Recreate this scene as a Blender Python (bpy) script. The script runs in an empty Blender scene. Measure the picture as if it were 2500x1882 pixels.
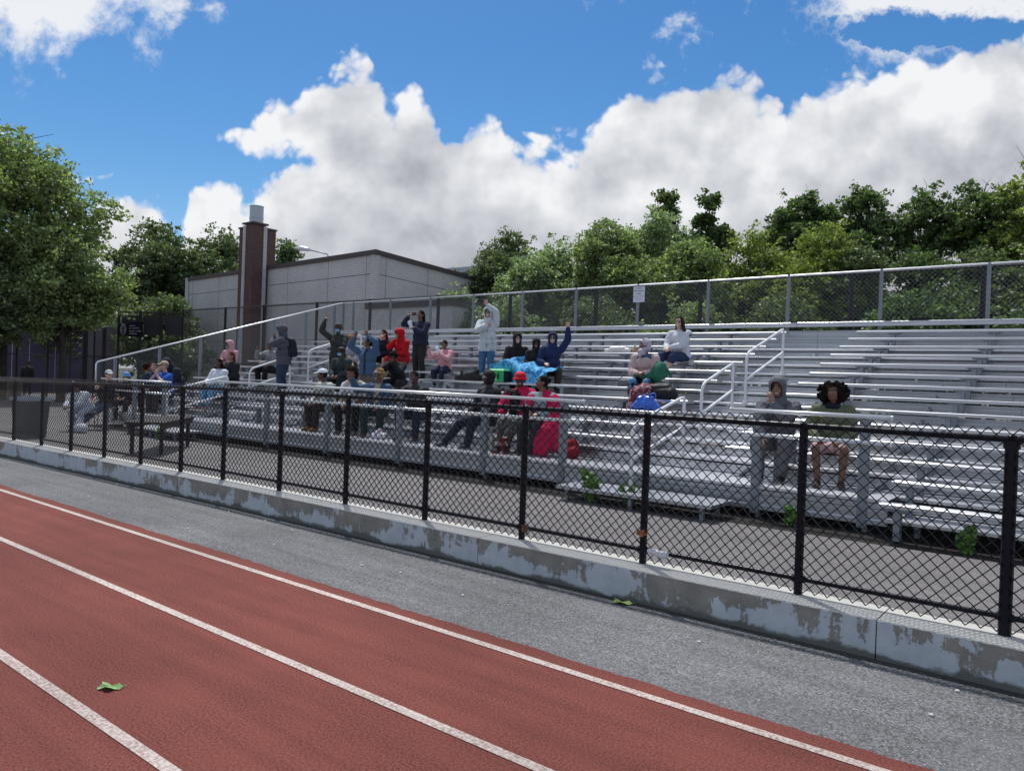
import bpy, bmesh, math, random
import numpy as np
from mathutils import Vector, Matrix
R = math.radians
SC = bpy.context.scene
COL = SC.collection
# ------------------------------------------------------------------ camera
H_CAM = 1.70
yaw, pitch, roll, FPX = 0.6669, -0.0069, 0.0361, 1855.6
cam = bpy.data.cameras.new('camera'); camo = bpy.data.objects.new('camera', cam); COL.objects.link(camo)
fw = Vector((-math.sin(yaw)*math.cos(pitch), math.cos(yaw)*math.cos(pitch), math.sin(pitch)))
rt = Vector((math.cos(yaw), math.sin(yaw), 0)); up = rt.cross(fw)
rt2 = rt*math.cos(roll)+up*math.sin(roll); up2 = -rt*math.sin(roll)+up*math.cos(roll)
camo.matrix_world = Matrix(((rt2.x, up2.x, -fw.x, 0), (rt2.y, up2.y, -fw.y, 0), (rt2.z, up2.z, -fw.z, H_CAM), (0, 0, 0, 1)))
cam.sensor_width = 36; cam.lens = 36*FPX/2500; cam.clip_end = 3000; cam.clip_start = 0.05
SC.camera = camo
SC.view_settings.view_transform = 'Standard'; SC.view_settings.look = 'None'
SC.view_settings.exposure = 0.0; SC.view_settings.gamma = 1
# ------------------------------------------------------------------ sun
SUN = Vector((-0.55, 0.40, 1.45)).normalized()
EL = math.asin(SUN.z)
sl = bpy.data.lights.new('sun', 'SUN'); sl.energy = 3.7; sl.angle = R(0.5); sl.color = (1, 0.975, 0.94)
so = bpy.data.objects.new('sun', sl); COL.objects.link(so)
so.rotation_euler = SUN.to_track_quat('Z', 'Y').to_euler()
# ------------------------------------------------------------------ world
W = bpy.data.worlds.new('World'); SC.world = W; W.use_nodes = True
nt = W.node_tree; N = nt.nodes; LK = nt.links
for n in list(N): N.remove(n)
def node(nt, t, **k):
    n = nt.nodes.new(t)
    for a, v in k.items(): setattr(n, a, v)
    return n
def m_(op, a, b=None, c=None, nt_=None, clamp=False):
    t = nt_ or nt
    n = t.nodes.new('ShaderNodeMath'); n.operation = op; n.use_clamp = clamp
    for i, v in enumerate((a, b, c)):
        if v is None: continue
        if isinstance(v, (int, float)): n.inputs[i].default_value = v
        else: t.links.new(v, n.inputs[i])
    return n.outputs[0]
out = node(nt, 'ShaderNodeOutputWorld'); bg = node(nt, 'ShaderNodeBackground'); LK.new(bg.outputs[0], out.inputs[0])
sky = node(nt, 'ShaderNodeTexSky'); sky.sky_type = 'NISHITA'; sky.sun_disc = False
sky.sun_elevation = EL; sky.sun_rotation = math.atan2(SUN.x, SUN.y); sky.altitude = 0; sky.air_density = 1.0; sky.dust_density = 0.4; sky.ozone_density = 2.5
SKYS = 0.105
bg.inputs[1].default_value = SKYS
tc = node(nt, 'ShaderNodeTexCoord')
def dotn(v):
    n = nt.nodes.new('ShaderNodeVectorMath'); n.operation = 'DOT_PRODUCT'; LK.new(tc.outputs['Generated'], n.inputs[0]); n.inputs[1].default_value = v
    return n.outputs['Value']
dF = dotn((-math.sin(yaw), math.cos(yaw), 0)); dR = dotn((math.cos(yaw), math.sin(yaw), 0)); dZ = dotn((0, 0, 1))
dFc = m_('MAXIMUM', dF, 0.08)
U = m_('DIVIDE', dR, dFc); V = m_('DIVIDE', dZ, dFc)
def uv(x, y):   # sky direction of a point of the sky, as tangent-plane coordinates
    a = (x-1250)/FPX; b = -(y-941)/FPX
    return (a*math.cos(roll)-b*math.sin(roll), a*math.sin(roll)+b*math.cos(roll)-0.007)
UR, VR = 1.0, 0.8
Un = m_('MULTIPLY_ADD', U, 0.5/UR, 0.5, clamp=True)
def curve(pts):
    n = nt.nodes.new('ShaderNodeFloatCurve'); c = n.mapping.curves[0]
    P = sorted([(0.5+uv(x, y)[0]*0.5/UR, min(1, max(0, 0.2+uv(x, y)[1]/VR))) for x, y in pts])
    while len(c.points) < len(P): c.points.new(0.5, 0.5)
    for p, q in zip(c.points, P): p.location = q; p.handle_type = 'AUTO_CLAMPED'
    n.mapping.use_clip = False; n.mapping.update(); LK.new(Un, n.inputs['Value'])
    return m_('MULTIPLY', m_('SUBTRACT', n.outputs[0], 0.2), VR)
cmb = node(nt, 'ShaderNodeCombineXYZ'); LK.new(U, cmb.inputs[0]); LK.new(V, cmb.inputs[1])
def noise(vec, scale, detail=6, rough=0.55, dist=0.0, off=None, typ=None):
    if off:
        a = nt.nodes.new('ShaderNodeVectorMath'); a.operation = 'ADD'; LK.new(vec, a.inputs[0]); a.inputs[1].default_value = off; vec = a.outputs[0]
    n = nt.nodes.new('ShaderNodeTexNoise'); n.inputs['Scale'].default_value = scale; n.inputs['Detail'].default_value = detail
    n.inputs['Roughness'].default_value = rough; n.inputs['Distortion'].default_value = dist; LK.new(vec, n.inputs['Vector'])
    return n.outputs[0]
P_ = cmb.outputs[0]
vo = nt.nodes.new('ShaderNodeTexVoronoi'); vo.feature = 'SMOOTH_F1'; vo.inputs['Scale'].default_value = 17; vo.inputs['Smoothness'].default_value = 0.35; vo.inputs['Detail'].default_value = 2; vo.inputs['Roughness'].default_value = 0.55; vo.inputs['Lacunarity'].default_value = 2.3
wv = nt.nodes.new('ShaderNodeVectorMath'); wv.operation = 'MULTIPLY_ADD'; nz3 = nt.nodes.new('ShaderNodeTexNoise'); nz3.inputs['Scale'].default_value = 14; nz3.inputs['Detail'].default_value = 5; LK.new(P_, nz3.inputs['Vector'])
LK.new(nz3.outputs['Color'], wv.inputs[0]); wv.inputs[1].default_value = (0.045, 0.045, 0); LK.new(P_, wv.inputs[2]); LK.new(wv.outputs[0], vo.inputs['Vector'])
n1 = noise(P_, 13, 9, 0.62, 0.3)
puff = m_('MULTIPLY_ADD', vo.outputs['Distance'], -0.060, 0.053)
edge = m_('ADD', m_('MULTIPLY', m_('SUBTRACT', n1, 0.5), 0.062), puff)
T2 = curve([(-600,520),(300,420),(425,372),(500,338),(590,298),(680,262),(760,200),(830,160),(880,155),(930,185),(960,235),(1000,222),(1040,228),(1080,285),(1200,308),(1240,315),(1300,348),(1370,368),(1440,300),(1500,230),(1580,185),(1720,170),(1800,180),(1860,215),(1900,232),(1960,210),(2050,180),(2150,160),(2250,130),(2350,105),(2500,60),(2900,0)])
B2 = curve([(-600,520),(300,420),(425,378),(520,372),(590,352),(640,385),(740,395),(790,470),(900,640),(2900,700)])
T1 = curve([(-600,520),(100,540),(220,510),(300,490),(370,505),(420,545),(440,575),(452,520),(470,462),(500,445),(560,430),(620,448),(700,400),(760,385),(900,350),(1300,345),(2900,345)])
B4 = curve([(-700,130),(0,150),(60,178),(150,182),(200,125),(280,98),(350,108),(385,128),(430,100),(455,30),(500,-40),(900,-200),(1600,-200),(1780,-30),(1900,25),(1990,50),(2040,110),(2090,165),(2160,172),(2300,176),(2900,180)])
def inside(c, sgn, k=1.0):
    d = m_('SUBTRACT', c, V) if sgn > 0 else m_('SUBTRACT', V, c)
    return m_('ADD', d, m_('MULTIPLY', edge, k) if k != 1.0 else edge)
dT2 = inside(T2, 1); dB2 = inside(B2, -1); dT1 = inside(T1, 1)
dA = m_('MAXIMUM', m_('MINIMUM', dT2, dB2), dT1)
wn = noise(P_, 15, 10, 0.64, 0.15, off=(3.1, 1.7, 0))
dC = m_('SUBTRACT', m_('ADD', m_('SUBTRACT', V, B4), m_('MULTIPLY', m_('SUBTRACT', wn, 0.45), 0.28)), 0.006)
def ell(x, y, a, b, k, wnk=0.1):
    ux, vy = uv(x, y)
    e = m_('SQRT', m_('ADD', m_('POWER', m_('ABSOLUTE', m_('DIVIDE', m_('SUBTRACT', U, ux), a/FPX)), 2.0), m_('POWER', m_('ABSOLUTE', m_('DIVIDE', m_('SUBTRACT', V, vy), b/FPX)), 2.0)))
    return m_('ADD', m_('MULTIPLY', m_('SUBTRACT', 1.0, e), k), m_('MULTIPLY', m_('SUBTRACT', wn, 0.5), wnk))
# blue gap inside the upper right cloud and the small blue gap left of the chimney
hole = ell(2280, 82, 210, 34, 0.13, 0.55); dC = m_('MINIMUM', dC, m_('MULTIPLY', hole, -1.0))

wsp = m_('MAXIMUM', ell(1685, 95, 45, 45, 0.03, 0.35), m_('MAXIMUM', ell(530, 15, 50, 30, 0.03, 0.3), ell(1480, -5, 60, 22, 0.03, 0.3)))
dC = m_('MAXIMUM', dC, m_('SUBTRACT', wsp, 0.01))
def sstep(v, a, b):
    n = nt.nodes.new('ShaderNodeMapRange'); n.interpolation_type = 'SMOOTHSTEP'; LK.new(v, n.inputs[0])
    n.inputs[1].default_value = a; n.inputs[2].default_value = b; return n.outputs[0]
aA = sstep(dA, -0.004, 0.022); aC = m_('MULTIPLY', sstep(dC, 0.0, 0.085), 0.93)
front = sstep(dF, 0.12, 0.40); front2 = m_('SUBTRACT', 1.0, m_('MULTIPLY', sstep(V, 0.75, 1.1), 0.35))
alpha = m_('MULTIPLY', m_('MAXIMUM', aA, m_('MULTIPLY', aC, front2)), m_('MULTIPLY_ADD', front, 0.35, 0.65))
# cloud relief: brighter on the puffs' upper left, greyer towards flat bases
s1 = noise(P_, 6.5, 4, 0.5, 0.0, off=(0.3, 0, 0)); s2 = noise(P_, 6.5, 4, 0.5, 0.0, off=(0.3-0.012, 0.03, 0))
rel = m_('SUBTRACT', s1, s2)
s3 = noise(P_, 3.4, 3, 0.45, 0.0, off=(5.3, 2.2, 0))
dep = sstep(dA, 0.0, 0.17)
sh = m_('ADD', m_('MULTIPLY', dep, 0.50), m_('MULTIPLY', m_('SUBTRACT', s3, 0.47), 1.7))
sh = m_('SUBTRACT', sh, m_('MULTIPLY', rel, 2.4))
sh = m_('SUBTRACT', sh, m_('MULTIPLY', m_('SUBTRACT', 0.75, vo.outputs['Distance']), 0.42))
sh = m_('MULTIPLY', m_('MAXIMUM', m_('MINIMUM', sh, 1.0), 0.0), aA)
cr = node(nt, 'ShaderNodeValToRGB'); LK.new(sh, cr.inputs[0])
cr.color_ramp.elements[0].position = 0.0; cr.color_ramp.elements[0].color = (0.90, 0.91, 0.93, 1)
cr.color_ramp.elements[1].position = 1.0; cr.color_ramp.elements[1].color = (0.37, 0.39, 0.44, 1)
e = cr.color_ramp.elements.new(0.4); e.color = (0.66, 0.68, 0.72, 1)
sc_ = nt.nodes.new('ShaderNodeVectorMath'); sc_.operation = 'SCALE'; LK.new(cr.outputs[0], sc_.inputs[0]); sc_.inputs['Scale'].default_value = 1/SKYS
hs = node(nt, 'ShaderNodeHueSaturation'); LK.new(sky.outputs[0], hs.inputs['Color']); hs.inputs['Saturation'].default_value = 1.36; hs.inputs['Value'].default_value = 1.06
mx = node(nt, 'ShaderNodeMix', data_type='RGBA'); LK.new(alpha, mx.inputs[0]); LK.new(hs.outputs[0], mx.inputs[6]); LK.new(sc_.outputs[0], mx.inputs[7])
LK.new(mx.outputs[2], bg.inputs[0])
# ------------------------------------------------------------------ helpers
def tag(o, label=None, cat=None, group=None, kind=None):
    if label: o['label'] = label
    if cat: o['category'] = cat
    if group: o['group'] = group
    if kind: o['kind'] = kind
    return o
def empty(name, loc=(0, 0, 0), rz=0, label=None, cat=None, group=None):
    o = bpy.data.objects.new(name, None); COL.objects.link(o); o.location = loc; o.rotation_euler = (0, 0, rz)
    return tag(o, label, cat, group)
def mat(name, col, rough=0.7, metal=0.0, var=0.0, scale=8.0, col2=None, detail=4, bump=0.0, bscale=60, spec=None, isl=0.0, thr=None, streak=None, coat=0):
    m = bpy.data.materials.new(name); m.use_nodes = True; t = m.node_tree; b = t.nodes['Principled BSDF']
    c = list(col)+[1]; b.inputs['Base Color'].default_value = c; b.inputs['Roughness'].default_value = rough; b.inputs['Metallic'].default_value = metal
    if spec is not None: b.inputs['Specular IOR Level'].default_value = spec
    if coat: b.inputs['Coat Weight'].default_value = coat; b.inputs['Coat Roughness'].default_value = 0.15
    tcn = t.nodes.new('ShaderNodeTexCoord'); src = tcn.outputs['Object']
    if streak:
        mp = t.nodes.new('ShaderNodeMapping'); mp.inputs['Scale'].default_value = streak; t.links.new(src, mp.inputs[0]); src = mp.outputs[0]
    if var or col2:
        nz = t.nodes.new('ShaderNodeTexNoise'); nz.inputs['Scale'].default_value = scale; nz.inputs['Detail'].default_value = detail; nz.inputs['Roughness'].default_value = 0.62
        t.links.new(src, nz.inputs['Vector'])
        c2 = (list(col2)+[1]) if col2 else [min(1, x*(1+var)) for x in col]+[1]
        c1 = c if col2 else [x*(1-var) for x in col]+[1]
        mr = t.nodes.new('ShaderNodeMapRange'); t.links.new(nz.outputs[0], mr.inputs[0])
        a, d = thr if thr else (0.3, 0.7)
        mr.inputs[1].default_value = a; mr.inputs[2].default_value = d
        mixn = t.nodes.new('ShaderNodeMix'); mixn.data_type = 'RGBA'; t.links.new(mr.outputs[0], mixn.inputs[0])
        mixn.inputs[6].default_value = c1; mixn.inputs[7].default_value = c2
        outc = mixn.outputs[2]
        if isl:
            g = t.nodes.new('ShaderNodeNewGeometry'); mm = t.nodes.new('ShaderNodeMapRange'); t.links.new(g.outputs['Random Per Island'], mm.inputs[0])
            mm.inputs[3].default_value = 1-isl; mm.inputs[4].default_value = 1+isl
            vm = t.nodes.new('ShaderNodeVectorMath'); vm.operation = 'SCALE'; t.links.new(outc, vm.inputs[0]); t.links.new(mm.outputs[0], vm.inputs['Scale']); outc = vm.outputs[0]
        t.links.new(outc, b.inputs['Base Color'])
    if bump:
        nb = t.nodes.new('ShaderNodeTexNoise'); nb.inputs['Scale'].default_value = bscale; nb.inputs['Detail'].default_value = 5; t.links.new(tcn.outputs['Object'], nb.inputs['Vector'])
        bp = t.nodes.new('ShaderNodeBump'); bp.inputs['Strength'].default_value = bump; bp.inputs['Distance'].default_value = 0.02; t.links.new(nb.outputs[0], bp.inputs['Height']); t.links.new(bp.outputs[0], b.inputs['Normal'])
    return m
class MB:
    """collects shapes into one mesh"""
    def __init__(s): s.v = []; s.f = []; s.n = 0
    def add(s, v, f):
        s.v.append(np.asarray(v, float).reshape(-1, 3)); s.f += [tuple(i+s.n for i in q) for q in f]; s.n += len(s.v[-1])
    def box(s, a, b):
        x0, y0, z0 = a; x1, y1, z1 = b
        s.add([(x0,y0,z0),(x1,y0,z0),(x1,y1,z0),(x0,y1,z0),(x0,y0,z1),(x1,y0,z1),(x1,y1,z1),(x0,y1,z1)],
              [(0,3,2,1),(4,5,6,7),(0,1,5,4),(1,2,6,5),(2,3,7,6),(3,0,4,7)]); return s
    def obox(s, c, ax, ay, az):
        c, ax, ay, az = map(np.array, (c, ax, ay, az)); v = []
        for sz in (-1, 1):
            for sx, sy in ((-1,-1),(1,-1),(1,1),(-1,1)): v.append(c+ax*sx+ay*sy+az*sz)
        s.add(v, [(0,3,2,1),(4,5,6,7),(0,1,5,4),(1,2,6,5),(2,3,7,6),(3,0,4,7)]); return s
    def tube(s, pts, r, n=10, cap=True, closed=False):
        pts = [np.array(p, float) for p in pts]; k = len(pts); rr = r if hasattr(r, '__len__') else [r]*k
        prev = None; V = []
        for i, p in enumerate(pts):
            a = pts[max(0, i-1)] if not closed else pts[i-1]; b = pts[min(k-1, i+1)] if not closed else pts[(i+1) % k]
            d = b-a; d = d/(np.linalg.norm(d)+1e-9)
            if prev is None:
                h = np.array((0, 0, 1.)) if abs(d[2]) < 0.9 else np.array((1., 0, 0)); x = np.cross(d, h)
            else: x = prev-d*(prev@d)
            x /= np.linalg.norm(x)+1e-9; prev = x; y = np.cross(d, x)
            for j in range(n):
                t = 2*math.pi*j/n; V.append(p+rr[i]*(math.cos(t)*x+math.sin(t)*y))
        F = []
        for i in range(k if closed else k-1):
            i2 = (i+1) % k
            for j in range(n): F.append((i*n+j, i*n+(j+1) % n, i2*n+(j+1) % n, i2*n+j))
        if cap and not closed: F.append(tuple(range(n))[::-1]); F.append(tuple((k-1)*n+j for j in range(n)))
        s.add(V, F); return s
    def prof(s, pr, x0, x1):     # closed YZ profile (ccw seen from -X) extruded along X
        n = len(pr); V = [(x0, y, z) for y, z in pr]+[(x1, y, z) for y, z in pr]
        F = [(i, (i+1) % n, n+(i+1) % n, n+i) for i in range(n)]+[tuple(range(n))[::-1], tuple(range(n, 2*n))]
        s.add(V, F); return s
    def build(s, name, m, parent=None, smooth=False, loc=None, fixn=True):
        V = np.concatenate(s.v) if s.v else np.zeros((0, 3))
        if loc is not None: V = V-np.array(loc)
        me = bpy.data.meshes.new(name); me.from_pydata(V.tolist(), [], s.f)
        if fixn:
            bm = bmesh.new(); bm.from_mesh(me); bmesh.ops.recalc_face_normals(bm, faces=bm.faces); bm.to_mesh(me); bm.free()
        if smooth: me.polygons.foreach_set('use_smooth', [True]*len(me.polygons))
        for mm in (m if isinstance(m, (list, tuple)) else [m]): me.materials.append(mm)
        o = bpy.data.objects.new(name, me); COL.objects.link(o)
        if loc is not None and parent is None: o.location = loc
        if parent: o.parent = parent
        return o
def quads(name, V, m, parent=None, per=4):
    """fast mesh of separate quads (V: n*4 x 3)"""
    n = len(V)//per; me = bpy.data.meshes.new(name); me.vertices.add(len(V)); me.vertices.foreach_set('co', np.asarray(V, np.float32).ravel())
    me.loops.add(len(V)); me.loops.foreach_set('vertex_index', np.arange(len(V), dtype=np.int32))
    me.polygons.add(n); me.polygons.foreach_set('loop_start', np.arange(0, len(V), per, dtype=np.int32))
    me.update(calc_edges=True)
    for mm in (m if isinstance(m, (list, tuple)) else [m]): me.materials.append(mm)
    if name: 
        o = bpy.data.objects.new(name, me); COL.objects.link(o)
        if parent: o.parent = parent
        return o
def chain(name, fn, width, z0, z1, pitch, wr, m, parent=None, top=None, bot=None, a0=0.0, wk=0.0):
    """woven chain link: fn(a, b, off) gives a point; strands zigzag upwards"""
    hp = pitch/2; segs = []; ns = int(width/hp); nk = int(round((z1-z0)/hp))
    for i in range(ns):
        for k in range(nk):
            aa = a0+(i+(k % 2 if i % 2 == 0 else 1-k % 2))*hp; ab = a0+(i+((k+1) % 2 if i % 2 == 0 else 1-(k+1) % 2))*hp
            za = z0+k*hp; zb = za+hp; am = (aa+ab)/2
            if top is not None and zb > top(am): continue
            if bot is not None and za < bot(am): continue
            segs.append((aa, za, ab, zb, wk if k % 2 else -wk, -wk if k % 2 else wk))
    S = np.array(segs); Pa = fn(S[:, 0], S[:, 1], S[:, 4]); Pb = fn(S[:, 2], S[:, 3], S[:, 5])
    d = Pb-Pa; L = np.linalg.norm(d, axis=1, keepdims=True); d /= L; Pa = Pa-d*wr*0.6; Pb = Pb+d*wr*0.6
    nrm = fn(S[:, 0], S[:, 1], S[:, 4]+0.01)-fn(S[:, 0], S[:, 1], S[:, 4]); nrm /= np.linalg.norm(nrm, axis=1, keepdims=True)
    sd = np.cross(d, nrm); K = 4; rings = []
    for j in range(K):
        t = 2*math.pi*j/K+math.pi/4; rings.append(wr*(math.cos(t)*nrm+math.sin(t)*sd))
    Q = []
    for j in range(K):
        a, b = rings[j], rings[(j+1) % K]
        Q.append(np.stack([Pa+a, Pb+a, Pb+b, Pa+b], 1))
    V = np.concatenate(Q, 0).reshape(-1, 3)
    return quads(name, V, m, parent)
# ------------------------------------------------------------------ materials of the setting
def grain(name, c1, c2, c3, s1=900, s2=3.0, rough=0.92, spk=0.0, spkcol=(0.6, 0.6, 0.6), bump=0.5, large=0.16, crack=None, bd=0.012):
    """granular paving: fine two tone grains over broad blotches"""
    m = bpy.data.materials.new(name); m.use_nodes = True; t = m.node_tree; b = t.nodes['Principled BSDF']; b.inputs['Roughness'].default_value = rough; b.inputs['Specular IOR Level'].default_value = 0.3
    tc_ = t.nodes.new('ShaderNodeTexCoord').outputs['Object']
    def nz(s, d, r=0.6):
        n = t.nodes.new('ShaderNodeTexNoise'); n.inputs['Scale'].default_value = s; n.inputs['Detail'].default_value = d; n.inputs['Roughness'].default_value = r; t.links.new(tc_, n.inputs['Vector']); return n.outputs[0]
    def mr(v, a, b_, c=0, d=1):
        n = t.nodes.new('ShaderNodeMapRange'); t.links.new(v, n.inputs[0]); n.inputs[1].default_value = a; n.inputs[2].default_value = b_; n.inputs[3].default_value = c; n.inputs[4].default_value = d; return n.outputs[0]
    def mix(f, a, b_, bl='MIX'):
        n = t.nodes.new('ShaderNodeMix'); n.data_type = 'RGBA'; n.blend_type = bl
        if isinstance(f, (int, float)): n.inputs[0].default_value = f
        else: t.links.new(f, n.inputs[0])
        for i, x in ((6, a), (7, b_)):
            if isinstance(x, tuple): n.inputs[i].default_value = x+(1,)
            else: t.links.new(x, n.inputs[i])
        return n.outputs[2]
    f = nz(s1*0.13, 4, 0.75)
    col = mix(mr(f, 0.40, 0.60), c1, c2)
    col = mix(mr(nz(s2, 6, 0.6), 0.38, 0.66, 0, 0.45), col, c3)
    mps = t.nodes.new('ShaderNodeMapping'); mps.inputs['Scale'].default_value = (0.35, 5.0, 1); t.links.new(tc_, mps.inputs[0]); nst = t.nodes.new('ShaderNodeTexNoise'); nst.inputs['Scale'].default_value = 1.3; nst.inputs['Detail'].default_value = 5; t.links.new(mps.outputs[0], nst.inputs['Vector'])
    big = m_('MULTIPLY', mr(nz(0.55, 4, 0.55), 0.3, 0.7, 1-large, 1+large), mr(nst.outputs[0], 0.32, 0.68, 0.86, 1.12), None, t)
    vm = t.nodes.new('ShaderNodeVectorMath'); vm.operation = 'SCALE'; t.links.new(col, vm.inputs[0]); t.links.new(big, vm.inputs['Scale']); col = vm.outputs[0]
    if spk:
        v = t.nodes.new('ShaderNodeTexVoronoi'); v.inputs['Scale'].default_value = s1*0.30; t.links.new(tc_, v.inputs['Vector'])
        n = t.nodes.new('ShaderNodeSeparateColor'); t.links.new(v.outputs['Color'], n.inputs[0])
        col = mix(mr(n.outputs[0], 1-spk, 1-spk+0.02), col, spkcol)
    if crack:
        w = t.nodes.new('ShaderNodeTexVoronoi'); w.feature = 'DISTANCE_TO_EDGE'; w.inputs['Scale'].default_value = crack; w.inputs['Detail'].default_value = 2
        t.links.new(tc_, w.inputs['Vector']); col = mix(mr(w.outputs[0], 0.0, 0.012, 0.45, 0), col, (0.03, 0.03, 0.03))
    t.links.new(col, b.inputs['Base Color'])
    bp = t.nodes.new('ShaderNodeBump'); bp.inputs['Strength'].default_value = bump; bp.inputs['Distance'].default_value = bd; t.links.new(f, bp.inputs['Height']); t.links.new(bp.outputs[0], b.inputs['Normal'])
    return m
M = {}
M['track'] = grain('red_rubber', (0.088, 0.022, 0.017), (0.265, 0.078, 0.060), (0.205, 0.056, 0.042), s1=620, s2=2.2, bump=0.8, large=0.14)
M['line'] = grain('worn_line_paint', (0.62, 0.55, 0.51), (0.30, 0.20, 0.17), (0.56, 0.50, 0.46), s1=420, s2=5, bump=0.8)
M['asph'] = grain('grey_asphalt', (0.052, 0.053, 0.056), (0.235, 0.237, 0.242), (0.140, 0.141, 0.145), s1=560, s2=1.6, spk=0.02, spkcol=(0.5, 0.5, 0.5), large=0.22)
M['walk'] = grain('brownish_asphalt', (0.075, 0.070, 0.070), (0.245, 0.230, 0.228), (0.165, 0.155, 0.154), s1=560, s2=1.8, spk=0.02, spkcol=(0.45, 0.44, 0.43), large=0.14)
M['dirt'] = grain('dark_soil', (0.010, 0.009, 0.008), (0.028, 0.025, 0.020), (0.016, 0.015, 0.012), s1=240, s2=3)  # soil, its colour deepened to paint in the black shade under the bleachers
M['land'] = grain('far_ground', (0.07, 0.075, 0.06), (0.11, 0.11, 0.09), (0.09, 0.09, 0.075), s1=60, s2=0.4)
def kerb_mat():
    m = bpy.data.materials.new('peeling_painted_concrete'); m.use_nodes = True; t = m.node_tree; b = t.nodes['Principled BSDF']; b.inputs['Roughness'].default_value = 0.85; b.inputs['Specular IOR Level'].default_value = 0.25
    tc_ = t.nodes.new('ShaderNodeTexCoord').outputs['Object']
    sp = t.nodes.new('ShaderNodeSeparateXYZ'); t.links.new(tc_, sp.inputs[0]); x, y, z = sp.outputs
    def nz(vec, s, d, r=0.6, di=0):
        n = t.nodes.new('ShaderNodeTexNoise'); n.inputs['Scale'].default_value = s; n.inputs['Detail'].default_value = d; n.inputs['Roughness'].default_value = r; n.inputs['Distortion'].default_value = di; t.links.new(vec, n.inputs['Vector']); return n.outputs[0]
    def mp(sc):
        n = t.nodes.new('ShaderNodeMapping'); n.inputs['Scale'].default_value = sc; t.links.new(tc_, n.inputs[0]); return n.outputs[0]
    M_ = lambda o, a, b_=None, cl=False: m_(o, a, b_, None, t, cl)
    drip = nz(mp((1, 1, 0.10)), 9, 8, 0.72); blot = nz(tc_, 2.6, 8, 0.66, 0.3); fine = nz(tc_, 30, 5, 0.7)
    # bare concrete where the paint peeled: mostly a ragged band under the top edge and a few large patches down the face
    zz = M_('MULTIPLY', M_('SUBTRACT', 0.25, z), 4.0)
    f = M_('ADD', M_('MULTIPLY', zz, -0.42), M_('ADD', M_('MULTIPLY', M_('SUBTRACT', drip, 0.5), 1.35), M_('MULTIPLY', M_('SUBTRACT', blot, 0.5), 2.6)))
    f = M_('ADD', f, M_('MULTIPLY', M_('SUBTRACT', fine, 0.5), 0.35)); f = M_('ADD', f, M_('MULTIPLY', M_('SUBTRACT', nz(tc_, 0.45, 2), 0.45), 0.9))
    bare = M_('MULTIPLY', M_('ADD', f, 0.13), 22.0, True)
    low = M_('MULTIPLY', M_('SUBTRACT', M_('ADD', 0.045, M_('MULTIPLY', M_('SUBTRACT', blot, 0.5), 0.22)), z), 40, True)
    def mix(fa, a, b_):
        n = t.nodes.new('ShaderNodeMix'); n.data_type = 'RGBA'; t.links.new(fa, n.inputs[0])
        for i, q in ((6, a), (7, b_)):
            if isinstance(q, tuple): n.inputs[i].default_value = q+(1,)
            else: t.links.new(q, n.inputs[i])
        return n.outputs[2]
    tone = M_('MULTIPLY', M_('SUBTRACT', nz(tc_, 6, 6, 0.65), 0.3), 2.4, True)
    paint = mix(tone, (0.40, 0.44, 0.475), (0.54, 0.57, 0.60)); conc = mix(tone, (0.19, 0.18, 0.16), (0.32, 0.30, 0.265))
    col = mix(bare, paint, conc); col = mix(low, col, (0.14, 0.14, 0.13))
    topc = mix(M_('MULTIPLY', M_('SUBTRACT', nz(tc_, 90, 3), 0.3), 2.0, True), (0.42, 0.415, 0.39), (0.62, 0.61, 0.58))
    istop = M_('GREATER_THAN', z, 0.2495); g = t.nodes.new('ShaderNodeNewGeometry'); sn = t.nodes.new('ShaderNodeSeparateXYZ'); t.links.new(g.outputs['Normal'], sn.inputs[0])
    col = mix(M_('GREATER_THAN', sn.outputs[2], 0.5), col, topc)
    t.links.new(col, b.inputs['Base Color'])
    bp = t.nodes.new('ShaderNodeBump'); bp.inputs['Strength'].default_value = 0.5; bp.inputs['Distance'].default_value = 0.006; t.links.new(M_('ADD', bare, M_('MULTIPLY', fine, 0.6)), bp.inputs['Height']); bp.invert = True; t.links.new(bp.outputs[0], b.inputs['Normal'])
    return m
M['kerb'] = kerb_mat()
M['black'] = mat('black_vinyl', (0.006, 0.008, 0.014), rough=0.34, spec=0.22)
M['blackm'] = mat('black_fence_far', (0.010, 0.010, 0.013), rough=0.6)
M['alu'] = mat('mill_aluminium', (0.42, 0.435, 0.465), rough=0.38, metal=0.85, var=0.26, scale=4, streak=(0.25, 5, 14), detail=6)
M['alut'] = mat('aluminium_seat', (0.54, 0.555, 0.59), rough=0.34, metal=0.82, var=0.16, scale=6, streak=(0.3, 8, 8))
M['galv'] = mat('galvanised_steel', (0.25, 0.275, 0.30), rough=0.5, metal=0.55, var=0.08, scale=8)
M['galvl'] = mat('galvanised_pipe', (0.72, 0.73, 0.74), rough=0.33, metal=0.7, var=0.08, scale=20)
M['wire'] = mat('galvanised_wire', (0.26, 0.28, 0.30), rough=0.5, metal=0.5)
M['white'] = mat('off_white_pipe_paint', (0.72, 0.73, 0.75), rough=0.38, var=0.05, scale=12)
M['leafg'] = mat('weed_leaf', (0.13, 0.26, 0.04), rough=0.5, var=0.3, scale=20)
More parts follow.
